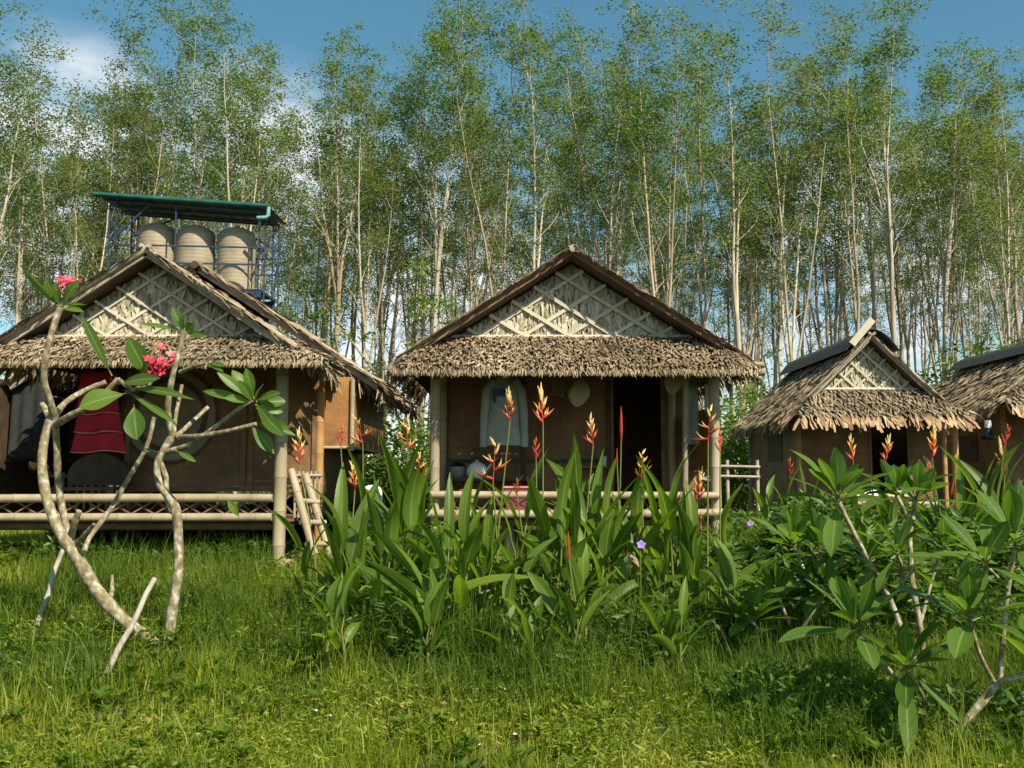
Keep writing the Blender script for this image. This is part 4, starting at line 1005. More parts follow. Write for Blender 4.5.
def bushes():
    T = [('tall bright green bush directly right of the middle hut post', 726, 22.6, 3.3, 1.6), ('bright green bush in the gap just left of the small hut', 752, 23.4, 3.6, 1.7), ('bright bush half hidden behind the small hut roof', 790, 24, 3.6, 2.0),
         ('green bush in the gap left of the middle hut post', 412, 17.5, 1.9, 1.5), ('dark green bush behind the left hut bay box', 375, 18, 1.4, 1.3), ('green bush seen under the left hut rear railing', 20, 18.5, 1.7, 2.0)]
    for i, (lb, px, Y, h, w) in enumerate(T): leafy_bush(lb, P(px, 480, Y).x, Y, h, w, 'bright', 300 + i, 3600, leaf=(.13, .05))
    for i, (lb, px, Y, h, w) in enumerate((('tall dark thicket behind the dip between the two right-hand huts', 955, 25, 4.4, 3.2), ('dark thicket at the far right behind the cut-off hut', 1020, 25.4, 4.8, 3.0), ('dark thicket at the far left edge behind the left hut roof', 8, 25, 4.2, 3.0))): leafy_bush(lb, P(px, 480, Y).x, Y, h, w, 'weed', 340 + i, 9000, 'thicket', None, (.16, .07), 12)
    Y = 25
    for i, (lb, px, py) in enumerate((('young bright green tree in front of the trunks left of the middle hut', 425, 305), ('young bright green tree just right of the water tower', 300, 320), ('young bright green sapling above the middle hut left eave', 455, 345))):
        leafy_bush(lb, P(px, 480, Y).x, Y, P(px, py - 50, Y).z * .95, 1.2, 'bright', 320 + i, 1500, 'young_tree', None, (.17, .07), 3)
bushes()

# ------------------------------------------------------------------ heliconias
HPROF = lambda t: (min(1, t / .16)) ** .7 * (1 - max(0, (t - .45) / .55) ** 1.9)
def heli(label, bx, by, shoots, h, flowers, seed, spread=.22, nleaf=4, LL=(.46, .82), WW=(.075, .125)):
    g = random.Random(seed); z0 = gz(bx, by)
    r = thing('heliconia', label, 'heliconia', (bx, by, z0), 'heliconias in front of the huts')
    st, lv = MB(), MB()
    for k in range(shoots):
        an = g.uniform(0, 6.28); rr = spread * math.sqrt(g.random()); b = Vector((bx + rr * math.cos(an), by + rr * math.sin(an), 0)); b.z = gz(b.x, b.y) - .02
        hh = h * g.uniform(.55, 1.0) * .56; ln = Vector((g.gauss(0, .12), g.gauss(0, .10), 1)).normalized(); top = b + ln * hh
        st.tube([b, b.lerp(top, .5) + Vector((g.gauss(0, .015), 0, 0)), top], [.013, .011, .007], 6)
        az = g.uniform(0, 6.28)
        for i in range(nleaf):
            t = .35 + .65 * i / max(1, nleaf - 1); p = b.lerp(top, t); az += math.pi + g.gauss(0, .5)
            tilt = R(g.uniform(10, 30) + (1 - t) * 38 + (25 if g.random() < .15 else 0)); d = Vector((math.sin(tilt) * math.cos(az), math.sin(tilt) * math.sin(az), math.cos(tilt)))
            pe = g.uniform(.05, .12); q = p + (d * .7 + ln * .3) * pe
            st.tube([p, q], [.006, .004], 5, 0, False)
            L = g.uniform(*LL) * (h / 1.45) * (.8 + .2 * t); drop = g.uniform(.0, .22) * L * (1.5 - t)
            tip = q + d * L - Vector((0, 0, drop))
            lv.blade(q, tip, g.uniform(*WW) * (h / 1.45) ** .5, (0, 0, 1) if tilt > .5 else (-d.x, -d.y, .6), g.uniform(.03, .14), g.uniform(.15, .5), 9, HPROF, 0, g.gauss(0, .5), .03)
    st.build('stems', M['stem'], r); lv.build('leaves', M['heli'], r)
    for (px, py, kind, size) in flowers:
        p = P(px, py, by + g.uniform(-.1, .1)); b = Vector((bx + g.gauss(0, .08), by + g.gauss(0, .06), 0)); b.z = gz(b.x, b.y)
        b.x = b.x * .6 + p.x * .4
        sc_ = MB(); lowp = p - Vector((0, 0, .11 * size)); c1 = b.lerp(lowp, .5); c1.x += (lowp.x - b.x) * -.15
        sc_.tube([b, c1, lowp], [.008, .007, .005], 6); f = MB()
        ax = (lowp - c1).normalized(); ax = (ax + Vector((g.gauss(0, .2), g.gauss(0, .2), .6))).normalized()
        side = Vector((math.cos(g.uniform(-.9, .9)), g.uniform(-.5, .5), 0)).normalized() * g.choice((-1, 1))
        def bract(p0, d, L, W, ma, mb_):
            d = d.normalized(); n = 6; a = p0 + d * L * .45; t = p0 + d * L + Vector((0, 0, .12 * L))
            f.tube([p0, p0 + d * L * .2, a], [W * .28, W * .5, W * .36], n, ma, False); f.tube([a, p0 + d * L * .75 + Vector((0, 0, .04 * L)), t], [W * .36, W * .2, W * .03], n, mb_, False)
        if kind == 'bud':
            f.tube([lowp, lowp + ax * .10 * size, lowp + ax * .22 * size, lowp + ax * .30 * size], [.007, .016 * size, .011 * size, .002], 7, 0)
        else:
            nb = g.randint(8, 10) if kind == 'full' else (g.randint(5, 6) if kind == 'open' else 5)
            H_ = .27 if kind != 'red' else .20
            f.tube([lowp, lowp + ax * H_ * size], [.006, .003], 5, 0)
            for i in range(nb):
                t = i / (nb - 1); q = lowp + ax * (.02 + (H_ - .04) * t) * size; s = 1 if i % 2 else -1
                an = R({'full': 46 - 34 * t, 'open': 74 - 42 * t, 'red': 34 - 22 * t}[kind] + g.gauss(0, 7))
                sd = (side + Vector((g.gauss(0, .35), g.gauss(0, .5), 0))).normalized()
                d = sd * (s * math.sin(an)) + ax * math.cos(an); L = (.115 - .045 * t) * size * (1.35 if kind == 'open' and t < .4 else 1)
                lo, hi = (0, 0) if t < .12 else ((0, 1) if t < .35 else ((1, 2) if t < .75 else (2, 2)))
                if kind == 'red': lo, hi = 0, (0 if t < .5 else 1)
                bract(q, d, L, .026 * size, lo, hi)
                for k in range(3 if kind == 'full' else 2):
                    bract(q + d * L * g.uniform(.15, .4), (d * .8 + Vector((g.gauss(0, .3), g.gauss(0, .3), .9))), L * g.uniform(.4, .65), .012 * size, 1 if kind == 'red' or g.random() < .3 else 2, 0 if kind == 'red' else 2)
        fo = f.build('flower', [M['brred'], M['brorange'], M['bryellow']], r); sc_.build('scape', M['stem'], fo)

def bed():
    at = lambda px, Y: P(px, 600, Y).x
    H = [ # label, px, Y, shoots, height, flowers
        ('low heliconia at the left bed end, its yellow-tipped bloom against the bamboo ladder', 336, 8.3, 4, 1.05, [(300, 452, 'full', 1.25), (355, 480, 'full', 1.0)]),
        ('heliconia below the bay box with two drooping orange blooms', 365, 8.0, 7, 1.50, [(363, 433, 'open', 1.0), (341, 436, 'red', .9)]),
        ('leafy heliconia left of the middle hut post with stacked orange bracts', 408, 8.2, 7, 1.55, [(408, 437, 'open', 1.15), (420, 468, 'open', 1.0)]),
        ('heliconia with broad arching leaves and one low red bloom before the left porch post', 438, 7.5, 8, 1.45, [(453, 514, 'red', .9)]),
        ('heliconia with a spreading orange bloom below the hanging grey jacket', 494, 7.7, 7, 1.35, [(493, 466, 'open', 1.35), (510, 409, 'full', 1.0)]),
        ('heliconia with the tallest yellow blooms below the cream bag', 540, 7.9, 6, 1.50, [(543, 410, 'full', 1.35), (536, 450, 'red', .9), (517, 488, 'red', .7)]),
        ('erect heliconia with one slim yellow bloom left of the dark doorway', 580, 7.8, 8, 1.55, [(593, 434, 'full', 1.0)]),
        ('heliconia with a thin red bud standing against the dark doorway', 614, 7.9, 7, 1.55, [(621, 428, 'bud', 1.1), (617, 458, 'bud', .5)]),
        ('heliconia with a withered two-armed bloom at the doorway foot', 655, 7.8, 7, 1.45, [(641, 468, 'open', .95)]),
        ('heliconia with several orange blooms before the right porch post', 695, 7.9, 7, 1.40, [(697, 490, 'full', 1.1), (708, 428, 'open', 1.15), (720, 442, 'red', .9), (700, 522, 'red', .8)]),
        ('short heliconia shoot with two upright leaves in the front of the bed', 523, 6.9, 2, .85, []),
        ('short heliconia with pale upright leaf at the front left of the bed', 430, 6.9, 2, 1.0, []),
        ('young heliconia with a forked leaf pair at the front right of the bed', 672, 6.8, 3, .75, []),
        ('broad low heliconia leaning at the right end of the bed', 735, 7.4, 5, .95, []),
        ('leafy heliconia with a thin red bud low in the middle of the bed', 590, 7.1, 5, 1.0, [(569, 549, 'bud', .8)]),
        ('small heliconia with folded leaves in front of the ladder foot', 342, 7.2, 4, .80, []),
        ('heliconia with a thin red bloom left of the small hut wall', 790, 10.5, 4, 1.15, [(790, 468, 'red', 1.0), (809, 500, 'bud', .8)]),
        ('heliconia with an orange bloom against the small hut front wall', 855, 10.0, 3, .95, [(853, 452, 'full', 1.1)]),
        ('heliconia with red and orange bloom beside the small hut doorway', 890, 10.0, 3, .95, [(885, 452, 'full', 1.15), (872, 482, 'bud', .6)]),
        ('heliconia with a pale yellow bloom before the small hut corner posts', 935, 9.6, 5, 1.05, [(932, 446, 'full', 1.3), (934, 472, 'red', 1.0), (950, 490, 'bud', .8)]),
        ('heliconia with an upright broad leaf and crowded orange bloom near the right edge', 990, 9.2, 6, 1.55, [(1004, 462, 'full', 1.4), (1004, 436, 'red', 1.0)]),
    ]
    for i, (lb, px, Y, n, h, fl) in enumerate(H): heli(lb, at(px, Y), Y, max(3, round(n * (.72 if 470 < px < 745 else .8))), h, [(a, b, c, d * .82) for a, b, c, d in fl], 500 + i, .26 if n > 3 else .08)
bed()

# ------------------------------------------------------------------ frangipanis
FPROF = lambda t: max(.03, math.sin(math.pi * (t ** 1.25)) ** .8) if 0 < t < 1 else .03
def rosette(lv, p, ax, n, L, W, seed, spread=(22, 88)):
    g = random.Random(seed); ax = Vector(ax).normalized(); s = ax.orthogonal().normalized(); u = ax.cross(s); az = g.uniform(0, 6)
    for i in range(n):
        az += 2.4 + g.gauss(0, .25); t = i / max(1, n - 1); an = R(spread[1] + (spread[0] - spread[1]) * t + g.gauss(0, 8))
        d = ax * math.cos(an) + (s * math.cos(az) + u * math.sin(az)) * math.sin(an); l = L * g.uniform(.75, 1.15) * (1 - .35 * t)
        b = p + ax * (-.03 + .05 * t); q = b + d * l * .14; tip = q + d * l + Vector((0, 0, -l * g.uniform(.02, .22)))
        lv.tube([b, q], [.006, .004], 5, 1, False)
        lv.blade(q, tip, W * g.uniform(.8, 1.15) * (1 - .3 * t), (0, 0, 1) if abs(d.z) < .85 else ax.orthogonal(), g.uniform(.02, .07), g.uniform(.1, .35), 9, FPROF, 0, g.gauss(0, .2), .02)
def branch(mb, pts, radii, sub=4, knob=True):
    """smooth the polyline (Catmull-Rom) so branches curve, with leaf-scar swellings"""
    P_ = [Vector(p) for p in pts]; o = []; rr = []
    for i in range(len(P_) - 1):
        p0, p1, p2, p3 = P_[max(0, i - 1)], P_[i], P_[i + 1], P_[min(len(P_) - 1, i + 2)]
        for k in range(sub):
            t = k / sub; o.append(.5 * (2 * p1 + (p2 - p0) * t + (2 * p0 - 5 * p1 + 4 * p2 - p3) * t * t + (3 * p1 - p0 - 3 * p2 + p3) * t ** 3))
            rr.append((radii[i] * (1 - t) + radii[i + 1] * t) * (1 + (rnd.uniform(-.07, .10) if knob else 0)))
    o.append(P_[-1]); rr.append(radii[-1]); mb.tube(o, rr, 10)

def left_frangipani():
    Y = 7.5; D = lambda px, py, dy=0: P(px, py, Y + dy)
    b0 = D(163, 652); b0.z = gz(b0.x, Y)
    r = thing('frangipani_tree', 'bare-limbed frangipani with pink blooms in front of the left hut', 'tree', b0)
    pxm = lambda w: w * .43 / 133
    tk = MB()
    branch(tk, [b0 - Vector((0, 0, .08)), D(150, 640), D(130, 626, -.05), D(100, 595, -.1), D(78, 560, -.15), D(58, 528, -.15), D(46, 495, -.1), D(42, 462, -.05), D(46, 432), D(53, 413)], [pxm(w) for w in (17, 16, 15, 15, 14, 13, 11, 10.5, 10, 10)])
    branch(tk, [D(78, 560, -.12), D(70, 538, .05), D(63, 512, .1), D(58, 480, .1), D(57, 450, .05), D(54, 415)], [pxm(w) for w in (9, 8.5, 8, 8, 8, 9)])
    branch(tk, [D(54, 418), D(50, 400, -.1), D(44, 380, -.15), D(45, 360, -.2), D(51, 335, -.2), D(60, 308, -.2)], [pxm(w) for w in (9, 8, 7, 7, 7, 7.5)])
    branch(tk, [D(54, 418), D(64, 404, .1), D(82, 392, .2), D(106, 382, .25)], [pxm(w) for w in (9, 7, 6.5, 6.5)])
    branch(tk, [D(55, 425), D(72, 415, -.15), D(96, 402, -.25), D(118, 379, -.3)], [pxm(w) for w in (9, 8, 7, 6.5)])
    branch(tk, [D(53, 425), D(47, 412, .15), D(42, 404, .2)], [pxm(w) for w in (9, 8, 7)])
    b1 = D(168, 652, .1); b1.z = gz(b1.x, Y + .1) - .05
    branch(tk, [b1, D(172, 612, .1), D(178, 575, .1), D(178, 530, .1), D(174, 505, .1), D(160, 485, .1), D(157, 466, .1), D(164, 450, .1), D(173, 436, .1)], [pxm(w) for w in (13, 12, 11, 11, 11, 8.5, 8, 9, 9)])
    branch(tk, [D(173, 512, .1), D(166, 494, .15), D(166, 478, .16), D(160, 462, .12)], [pxm(w) for w in (8, 7, 6.5, 7)])
    branch(tk, [D(173, 438, .1), D(168, 415, .05), D(169, 395, .0), D(174, 370, -.05), D(180, 348, -.05), D(184, 330, -.05)], [pxm(w) for w in (8, 7, 7, 6.5, 6, 6)])
    branch(tk, [D(173, 438, .1), D(176, 415, .25), D(182, 385, .35)], [pxm(w) for w in (6, 5, 4.5)])
    branch(tk, [D(172, 440, .1), D(190, 424, .2), D(208, 407, .3)], [pxm(w) for w in (7, 5, 5)])
    branch(tk, [D(176, 437, .1), D(200, 436, -.1), D(232, 430, -.2), D(256, 424, -.25)], [pxm(w) for w in (7, 5.5, 5, 4.5)])
    branch(tk, [D(166, 452, .1), D(190, 444, 0), D(218, 425, -.1), D(240, 408, -.15), D(252, 400, -.15)], [pxm(w) for w in (7, 5.5, 5, 5, 5)])
    branch(tk, [D(180, 372, -.05), D(195, 366, -.15), D(206, 363, -.2)], [pxm(w) for w in (5, 4.5, 4)])
    branch(tk, [D(84, 552, -.1), D(90, 537, 0), D(110, 510, .05), D(130, 476, .1), D(147, 446, .1), D(154, 417, .1)], [pxm(w) for w in (6, 6, 6, 5.5, 5, 5)])
    branch(tk, [D(70, 540, -.1), D(74, 525, -.2), D(79, 511, -.25)], [pxm(w) for w in (9, 8, 6)])
    branch(tk, [D(76, 545, -.1), D(84, 535, -.25), D(94, 524, -.35)], [pxm(w) for w in (6, 4.5, 3.5)])
    branch(tk, [D(108, 605, -.1), D(112, 590, .1), D(112, 575, .15)], [pxm(w) for w in (6, 5, 3.5)])
    tk.build('trunk', M['frangbark'], r)
    lv = MB()
    def leaf(x0, y0, x1, y1, w, d0=0, d1=-.05, fold=.25, up=(0, -1, .45), sag=.04, roll=0):
        lv.tube([D(x0, y0, d0), D(x0 + (x1 - x0) * .1, y0 + (y1 - y0) * .1, d0)], [.006, .004], 5, 1, False)
        lv.blade(D(x0 + (x1 - x0) * .08, y0 + (y1 - y0) * .08, d0), D(x1, y1, d1), w / 133, up, sag, fold, 10, FPROF, 0, roll, .02)
    # crown at the left tip
    for a in ((60, 308, 22, 268, 10), (60, 308, 46, 278, 16), (61, 306, 80, 280, 12), (60, 306, 87, 305, 11), (61, 308, 84, 312, 7), (60, 306, 55, 282, 9)): leaf(*a, d0=-.2, d1=-.2 + rnd.uniform(-.15, .1), roll=rnd.gauss(0, .5))
    # middle cluster
    for a in ((127, 393, 79, 407, 23), (134, 404, 137, 440, 21), (150, 380, 128, 337, 18), (112, 376, 82, 316, 10), (140, 382, 152, 350, 15), (128, 388, 185, 396, 9), (125, 390, 178, 425, 7), (118, 384, 160, 378, 12), (150, 392, 195, 400, 6)): leaf(*a, d0=-.3, d1=-.35 + rnd.uniform(-.15, .05), roll=rnd.gauss(0, .3))
    lv.tube([D(118, 379, -.3), D(132, 390, -.3), D(150, 384, -.3), D(158, 372, -.3)], [.02, .016, .014, .010], 8, 2)
    # top of the right stem
    for a in ((184, 332, 140, 324, 8), (184, 332, 172, 307, 11), (184, 331, 195, 325, 11), (185, 333, 206, 336, 7), (184, 332, 181, 316, 6)): leaf(*a, d0=-.05, d1=-.1, roll=rnd.gauss(0, .5))
    # right cluster
    for a in ((252, 402, 203, 391, 9), (252, 400, 217, 372, 10), (252, 400, 232, 370, 13), (254, 399, 246, 368, 11), (255, 400, 264, 384, 12), (255, 401, 281, 393, 10), (256, 402, 286, 402, 13), (255, 405, 283, 412, 11), (256, 408, 284, 436, 14), (250, 424, 274, 454, 14), (256, 424, 290, 428, 12), (256, 422, 296, 436, 8), (254, 403, 238, 380, 10), (256, 404, 272, 424, 10), (252, 402, 224, 398, 9)): leaf(*a, d0=-.15, d1=-.2 + rnd.uniform(-.15, .1), roll=rnd.gauss(0, .35))
    for a in ((206, 363, 226, 366, 5), (206, 363, 224, 372, 4), (240, 518, 228, 500, 8), (175, 450, 196, 462, 6), (160, 452, 140, 450, 4)): leaf(*a, d0=-.1, d1=-.15)
    lv.build('leaves', [M['plum'], M['stem'], M['frangbark']], r)
    g = random.Random(9)
    for (px, py, dy, n, s) in ((70, 285, -.2, 13, .05), (158, 362, -.32, 17, .066)):
        f = MB(); c = D(px, py, dy)
        for i in range(n):
            o = c + Vector((g.gauss(0, s), g.gauss(0, s * .6), g.gauss(.0, s * .6))); ax = Vector((g.gauss(0, .5), -.8, .8)).normalized(); u = ax.orthogonal().normalized(); w = ax.cross(u)
            f.tube([c + Vector((0, 0, -.12)), o], [.005, .006], 4, 0, False)
            for k in range(5):
                an = 2 * math.pi * k / 5; d = u * math.cos(an) + w * math.sin(an); f.blade(o, o + d * .04 + ax * .016, .026, ax, .1, .1, 4, lambda t: math.sin(math.pi * (.15 + .85 * t) ** 1.3) if t < 1 else .1)
        f.build('flower', M['pinkpetal'], r)
left_frangipani()

def stake(label, a, b, r0, r1):
    a, b = Vector(a), Vector(b); a.z = gz(a.x, a.y) - .05
    mb = MB(); pts = [a.lerp(b, i / 7) + Vector((rnd.gauss(0, .006), rnd.gauss(0, .006), 0)) for i in range(8)]
    mb.tube(pts, [r0 + (r1 - r0) * i / 7 for i in range(8)], 8)
    tag(mb.build('wooden_stake', M['stickbark']), label, 'stake')
stake('pale crooked stake leaning to the right in the front left grass', P(92, 716, 6.5), P(155, 578, 6.9), .022, .018)
stake('grey stake leaning behind the frangipani trunk at far left', P(30, 642, 7.7), P(63, 550, 8.0), .022, .018)

def right_frangipanis():
    def plant(label, Y, stems, ros, seed):
        b = Vector(P(stems[0][0][0], stems[0][0][1], Y + stems[0][0][2])); b.z = gz(b.x, b.y)
        r = thing('frangipani_shrub', label, 'shrub', b, 'young frangipanis at the right')
        tk, lv = MB(), MB()
        for s in stems:
            pts = [P(x, y, Y + d) for x, y, d, w in s]; k = FPX / Y
            branch(tk, pts, [w * .31 / k for x, y, d, w in s])
        tk.build('trunk', M['frangbark'], r)
        for i, (x, y, d, ax, n, L) in enumerate(ros): rosette(lv, P(x, y, Y + d), (ax[0], ax[1] - .05, ax[2] + .1), n + 4, L * 1.28, L * .38, seed + i)
        lv.build('leaves', [M['plum'], M['stem']], r)
    plant('tall frangipani shrub with leaf crowns before the small hut porch', 6.7,
          [[(925, 690, 0, 11), (890, 600, 0, 9), (878, 578, 0, 8), (855, 535, -.1, 7), (838, 500, -.1, 7)], [(925, 700, .1, 10), (922, 640, .1, 9), (912, 580, .1, 9), (910, 545, .1, 8), (908, 520, .1, 7), (897, 496, .1, 6)], [(910, 535, .1, 6), (914, 515, .2, 6), (915, 500, .2, 6)],
           [(900, 590, 0, 7), (903, 570, -.1, 6), (897, 555, -.15, 5)], [(890, 600, 0, 6), (876, 580, .05, 5), (868, 562, .1, 5)], [(920, 625, .1, 6), (932, 580, .15, 5), (941, 550, .15, 5)]],
          [(838, 498, -.1, (0, -.3, 1), 11, .36), (896, 493, .1, (-.2, -.3, 1), 8, .30), (916, 498, .2, (.2, -.3, 1), 7, .28), (897, 553, -.15, (-.2, -.6, 1), 6, .25), (868, 560, .1, (-.3, -.3, 1), 7, .28), (942, 548, .15, (.3, -.3, 1), 7, .28)], 700)
    plant('front frangipani shrub with two leaf crowns over the shaded weeds', 5.65,
          [[(952, 745, .1, 12), (930, 725, .1, 9), (912, 700, .1, 8), (888, 668, 0, 7), (860, 632, 0, 6)], [(935, 730, .2, 8), (925, 700, .0, 6), (908, 672, -.15, 6)]],
          [(858, 628, 0, (-.3, -.4, 1), 9, .34), (907, 668, -.15, (0, -.9, .8), 9, .32)], 730)
    plant('frangipani shrub with a forked thick grey trunk at the right edge', 5.5,
          [[(935, 755, 0, 15), (960, 728, 0, 14), (985, 698, 0, 13), (998, 682, 0, 12)], [(998, 682, 0, 10), (1014, 678, 0, 9), (1040, 668, 0, 8)], [(1000, 682, 0, 8), (1002, 650, 0, 8), (1006, 605, 0, 7.5), (1012, 565, 0, 7), (1016, 545, 0, 6)], [(995, 684, 0, 7), (980, 655, -.1, 6.5), (970, 622, -.15, 6)], [(1008, 590, 0, 5), (1000, 580, -.1, 4.5), (986, 565, -.15, 4)]],
          [(970, 618, -.15, (0, -.4, 1), 7, .34), (1016, 542, 0, (.1, -.3, 1), 9, .34), (985, 562, -.15, (-.5, -.4, 1), 6, .28), (1040, 664, 0, (.6, -.3, 1), 7, .3)], 760)
    plant('small frangipani shrub with three low crowns between the heliconias and the right shrubs', 7.4,
          [[(800, 655, 0, 8), (790, 625, 0, 7), (778, 598, 0, 6)], [(795, 640, 0, 7), (812, 612, -.1, 6), (826, 592, -.1, 5)], [(800, 650, 0, 7), (770, 640, -.1, 6), (752, 622, -.2, 5)]],
          [(777, 595, 0, (-.2, -.3, 1), 8, .30), (828, 589, -.1, (.2, -.4, 1), 8, .30), (750, 619, -.2, (-.4, -.4, 1), 7, .28)], 810)
    plant('low frangipani shrub with pale slanting stem right of the heliconia bed', 8.0,
          [[(840, 640, 0, 7), (815, 590, 0, 6), (800, 562, 0, 5.5), (795, 548, 0, 5)], [(838, 635, 0, 6), (832, 590, -.1, 5), (820, 555, -.1, 5)]],
          [(794, 546, 0, (-.3, -.3, 1), 8, .34), (820, 550, -.1, (.1, -.4, 1), 8, .34)], 790)
right_frangipanis()

# ------------------------------------------------------------------ ground cover
def blades(name, mat, X, Y, H, W, seed, lean=.5):
    g = np.random.default_rng(seed); n = len(X); Z = gzn(X, Y) - .005
    az = g.uniform(0, 2 * np.pi, n); la = np.abs(g.normal(lean * .55, lean * .5, n)); sd = az + np.pi / 2 + g.normal(0, .5, n)
    s = np.stack([np.cos(sd), np.sin(sd), np.zeros(n)], 1) * (W * .5)[:, None]; b = np.stack([X, Y, Z], 1)
    d = np.stack([np.cos(az) * np.sin(la), np.sin(az) * np.sin(la), np.cos(la)], 1)
    la2 = np.minimum(la * 1.9 + .15, 1.9); d2 = np.stack([np.cos(az) * np.sin(la2), np.sin(az) * np.sin(la2), np.cos(la2)], 1)
    m = b + d * (H * .55)[:, None]; t = m + d2 * (H * .5)[:, None]
    V = np.stack([b - s, b + s, m + s * .8, m - s * .8, t], 1).reshape(-1, 3); i = np.arange(n)[:, None] * 5
    F = np.concatenate([i + np.array([[0, 1, 2]]), i + np.array([[0, 2, 3]]), i + np.array([[3, 2, 4]])], 1).reshape(-1, 3)
    return np_mesh(name, V, F, mat, 'stuff')
def patch(X, Y, f, seed):
    """smooth 0..1 pattern for clumping"""
    g = np.random.default_rng(seed); o = 0
    for k in range(6): a = g.uniform(0, 6.28); q = f * g.uniform(.6, 2.2); o = o + np.sin((X * np.cos(a) + Y * np.sin(a)) * q + g.uniform(0, 6))
    return 1 / (1 + np.exp(-o * 1.1))
def scatter(n, y0, y1, seed, power=1.0, margin=1.5):
    g = np.random.default_rng(seed); Y = y0 + (y1 - y0) * g.uniform(0, 1, n) ** power; X = g.uniform(-1, 1, n) * (Y * .53 + margin); return X, Y, g
def in_bed(X, Y):
    c = ((X - .35) / 2.1) ** 2 + ((Y - 8.1) / 1.15) ** 2
    d = ((X - 3.3) / 1.9) ** 2 + ((Y - 8.2) / 2.4) ** 2
    return np.minimum(c, d)
def under_hut(X, Y):
    return ((X > -6.4) & (X < -2.3) & (Y > 10.75) & (Y < 16)) | ((X > -.95) & (X < 2.4) & (Y > 11.7) & (Y < 15.1))
def cover():
    X, Y, g = scatter(240000, 4.2, 10, 1, 1.3); k = patch(X, Y, 2.5, 5)
    H = (.035 + .15 * g.uniform(0, 1, len(X)) ** 3 + .07 * k + .11 * patch(X, Y, 6, 17) ** 2) * g.uniform(.5, 1.25, len(X)); q = (patch(X, Y, 5, 19) > .10) | (g.uniform(0, 1, len(X)) < .35); X, Y, H = X[q], Y[q], H[q]; W = g.uniform(.0028, .0075, len(X)) * (1 + (Y - 4) * .09)
    blades('lawn_grass', M['grass'], X, Y, H, W, 11, 1.35)
    X, Y, g = scatter(130000, 10, 21, 2, 1.15, 2); m = ~under_hut(X, Y); X, Y = X[m], Y[m]; k = patch(X, Y, 2, 6)
    blades('far_grass', M['grass'], X, Y, .05 + .10 * g.uniform(0, 1, len(X)) ** 2 + .05 * k, g.uniform(.006, .012, len(X)), 12, .9)
    X, Y, g = scatter(60000, 21, 60, 3, 1.3, 3)
    blades('plantation_grass', M['darkgrass'], X, Y, .2 + .3 * g.uniform(0, 1, len(X)), g.uniform(.02, .04, len(X)), 13, .5)
    g = np.random.default_rng(44); X = g.uniform(-1.7, 5.2, 70000); Y = g.uniform(6.2, 10.2, 70000); m = in_bed(X, Y) < 1.1; X, Y = X[m], Y[m]; k = patch(X, Y, 2.4, 45)
    blades('bed_grass', M['darkgrass'], X, Y, (.15 + .45 * k) * g.uniform(.5, 1.1, len(X)), g.uniform(.003, .009, len(X)), 46, .8)
    # coarse taller grass in drifts, thick round the bed
    X, Y, g = scatter(110000, 5.2, 11.0, 4, 1.0); e = in_bed(X, Y); p = np.where(e < 1.35, 1.0, 0) + .75 * (patch(X, Y, 1.5, 8) > .62)
    m = (g.uniform(0, 1, len(X)) < p) & (np.hypot(X + 2.6, Y - 7.25) > .38); X, Y = X[m], Y[m]
    blades('tall_grass', M['darkgrass'], X, Y, g.uniform(.12, .46, len(X)), g.uniform(.003, .009, len(X)), 14, .95)
    g = np.random.default_rng(61); X = g.uniform(-4.8, 5.2, 90000); Y = g.uniform(4.9, 9.6, 90000)
    e = np.minimum(np.minimum(((X + 1.35) / 1.25) ** 2 + ((Y - 7.9) / 1.35) ** 2, ((X + 3.4) / 1.3) ** 2 + ((Y - 7.0) / 1.1) ** 2), np.minimum(((X - 2.0) / 1.1) ** 2 + ((Y - 6.1) / 1.0) ** 2, ((X - .6) / 2.2) ** 2 + ((Y - 7.0) / .75) ** 2))
    m = (np.hypot(X + 2.6, Y - 7.25) > .38) & (g.uniform(0, 1, len(X)) < np.clip(1.5 - e * 1.3 + .5 * (patch(X, Y, 3, 62) - .5), 0, .9)); X, Y = X[m], Y[m]; k = patch(X, Y, 3.2, 63)
    blades('coarse_grass', M['lushgrass'], X, Y, (.10 + .26 * k) * g.uniform(.5, 1.15, len(X)), g.uniform(.004, .011, len(X)), 64, 1.1)
    # broad-leaved weeds in the turf
    X, Y, g = scatter(15000, 4.3, 11, 5, 1.2); m = patch(X, Y, 1.6, 9) > .4; X, Y = X[m], Y[m]; n = len(X); q = 8
    XX = np.repeat(X, q) + g.normal(0, .025, n * q); YY = np.repeat(Y, q) + g.normal(0, .025, n * q); Z = gzn(XX, YY) + g.uniform(.02, .16, n * q)
    V, F = np_leaves(np.stack([XX, YY, Z], 1), rand_dirs(g, n * q, -.2, .8), rand_dirs(g, n * q, .3, 1), g.uniform(.025, .065, n * q), np.repeat(g.uniform(.005, .016, n), q)); np_mesh('turf_weeds', V, F, M['grass'], 'stuff')
    X, Y, g = scatter(2600, 4.4, 11, 71, 1.15); m = patch(X, Y, 1.9, 72) > .4; X, Y = X[m], Y[m]; n = len(X); q = 6
    az = np.tile(np.arange(q) * 2 * np.pi / q, n) + np.repeat(g.uniform(0, 6, n), q); D = np.stack([np.cos(az), np.sin(az), g.uniform(.2, .9, n * q)], 1); hz = np.repeat(g.uniform(.03, .12, n), q)
    L = np.repeat(g.uniform(.05, .11, n), q) * g.uniform(.7, 1.2, n * q); XX, YY = np.repeat(X, q), np.repeat(Y, q)
    V, F = np_leaves(np.stack([XX, YY, gzn(XX, YY) + hz], 1), D, np.tile(np.array([[0, 0, 1.0]]), (n * q, 1)), L, L * .42, .3); np_mesh('broad_weeds', V, F, M['lushgrass'], 'stuff')
    X, Y, g = scatter(700, 4.4, 11.5, 31, 1.1); n = len(X); Z = gzn(X, Y) + g.uniform(.02, .10, n)
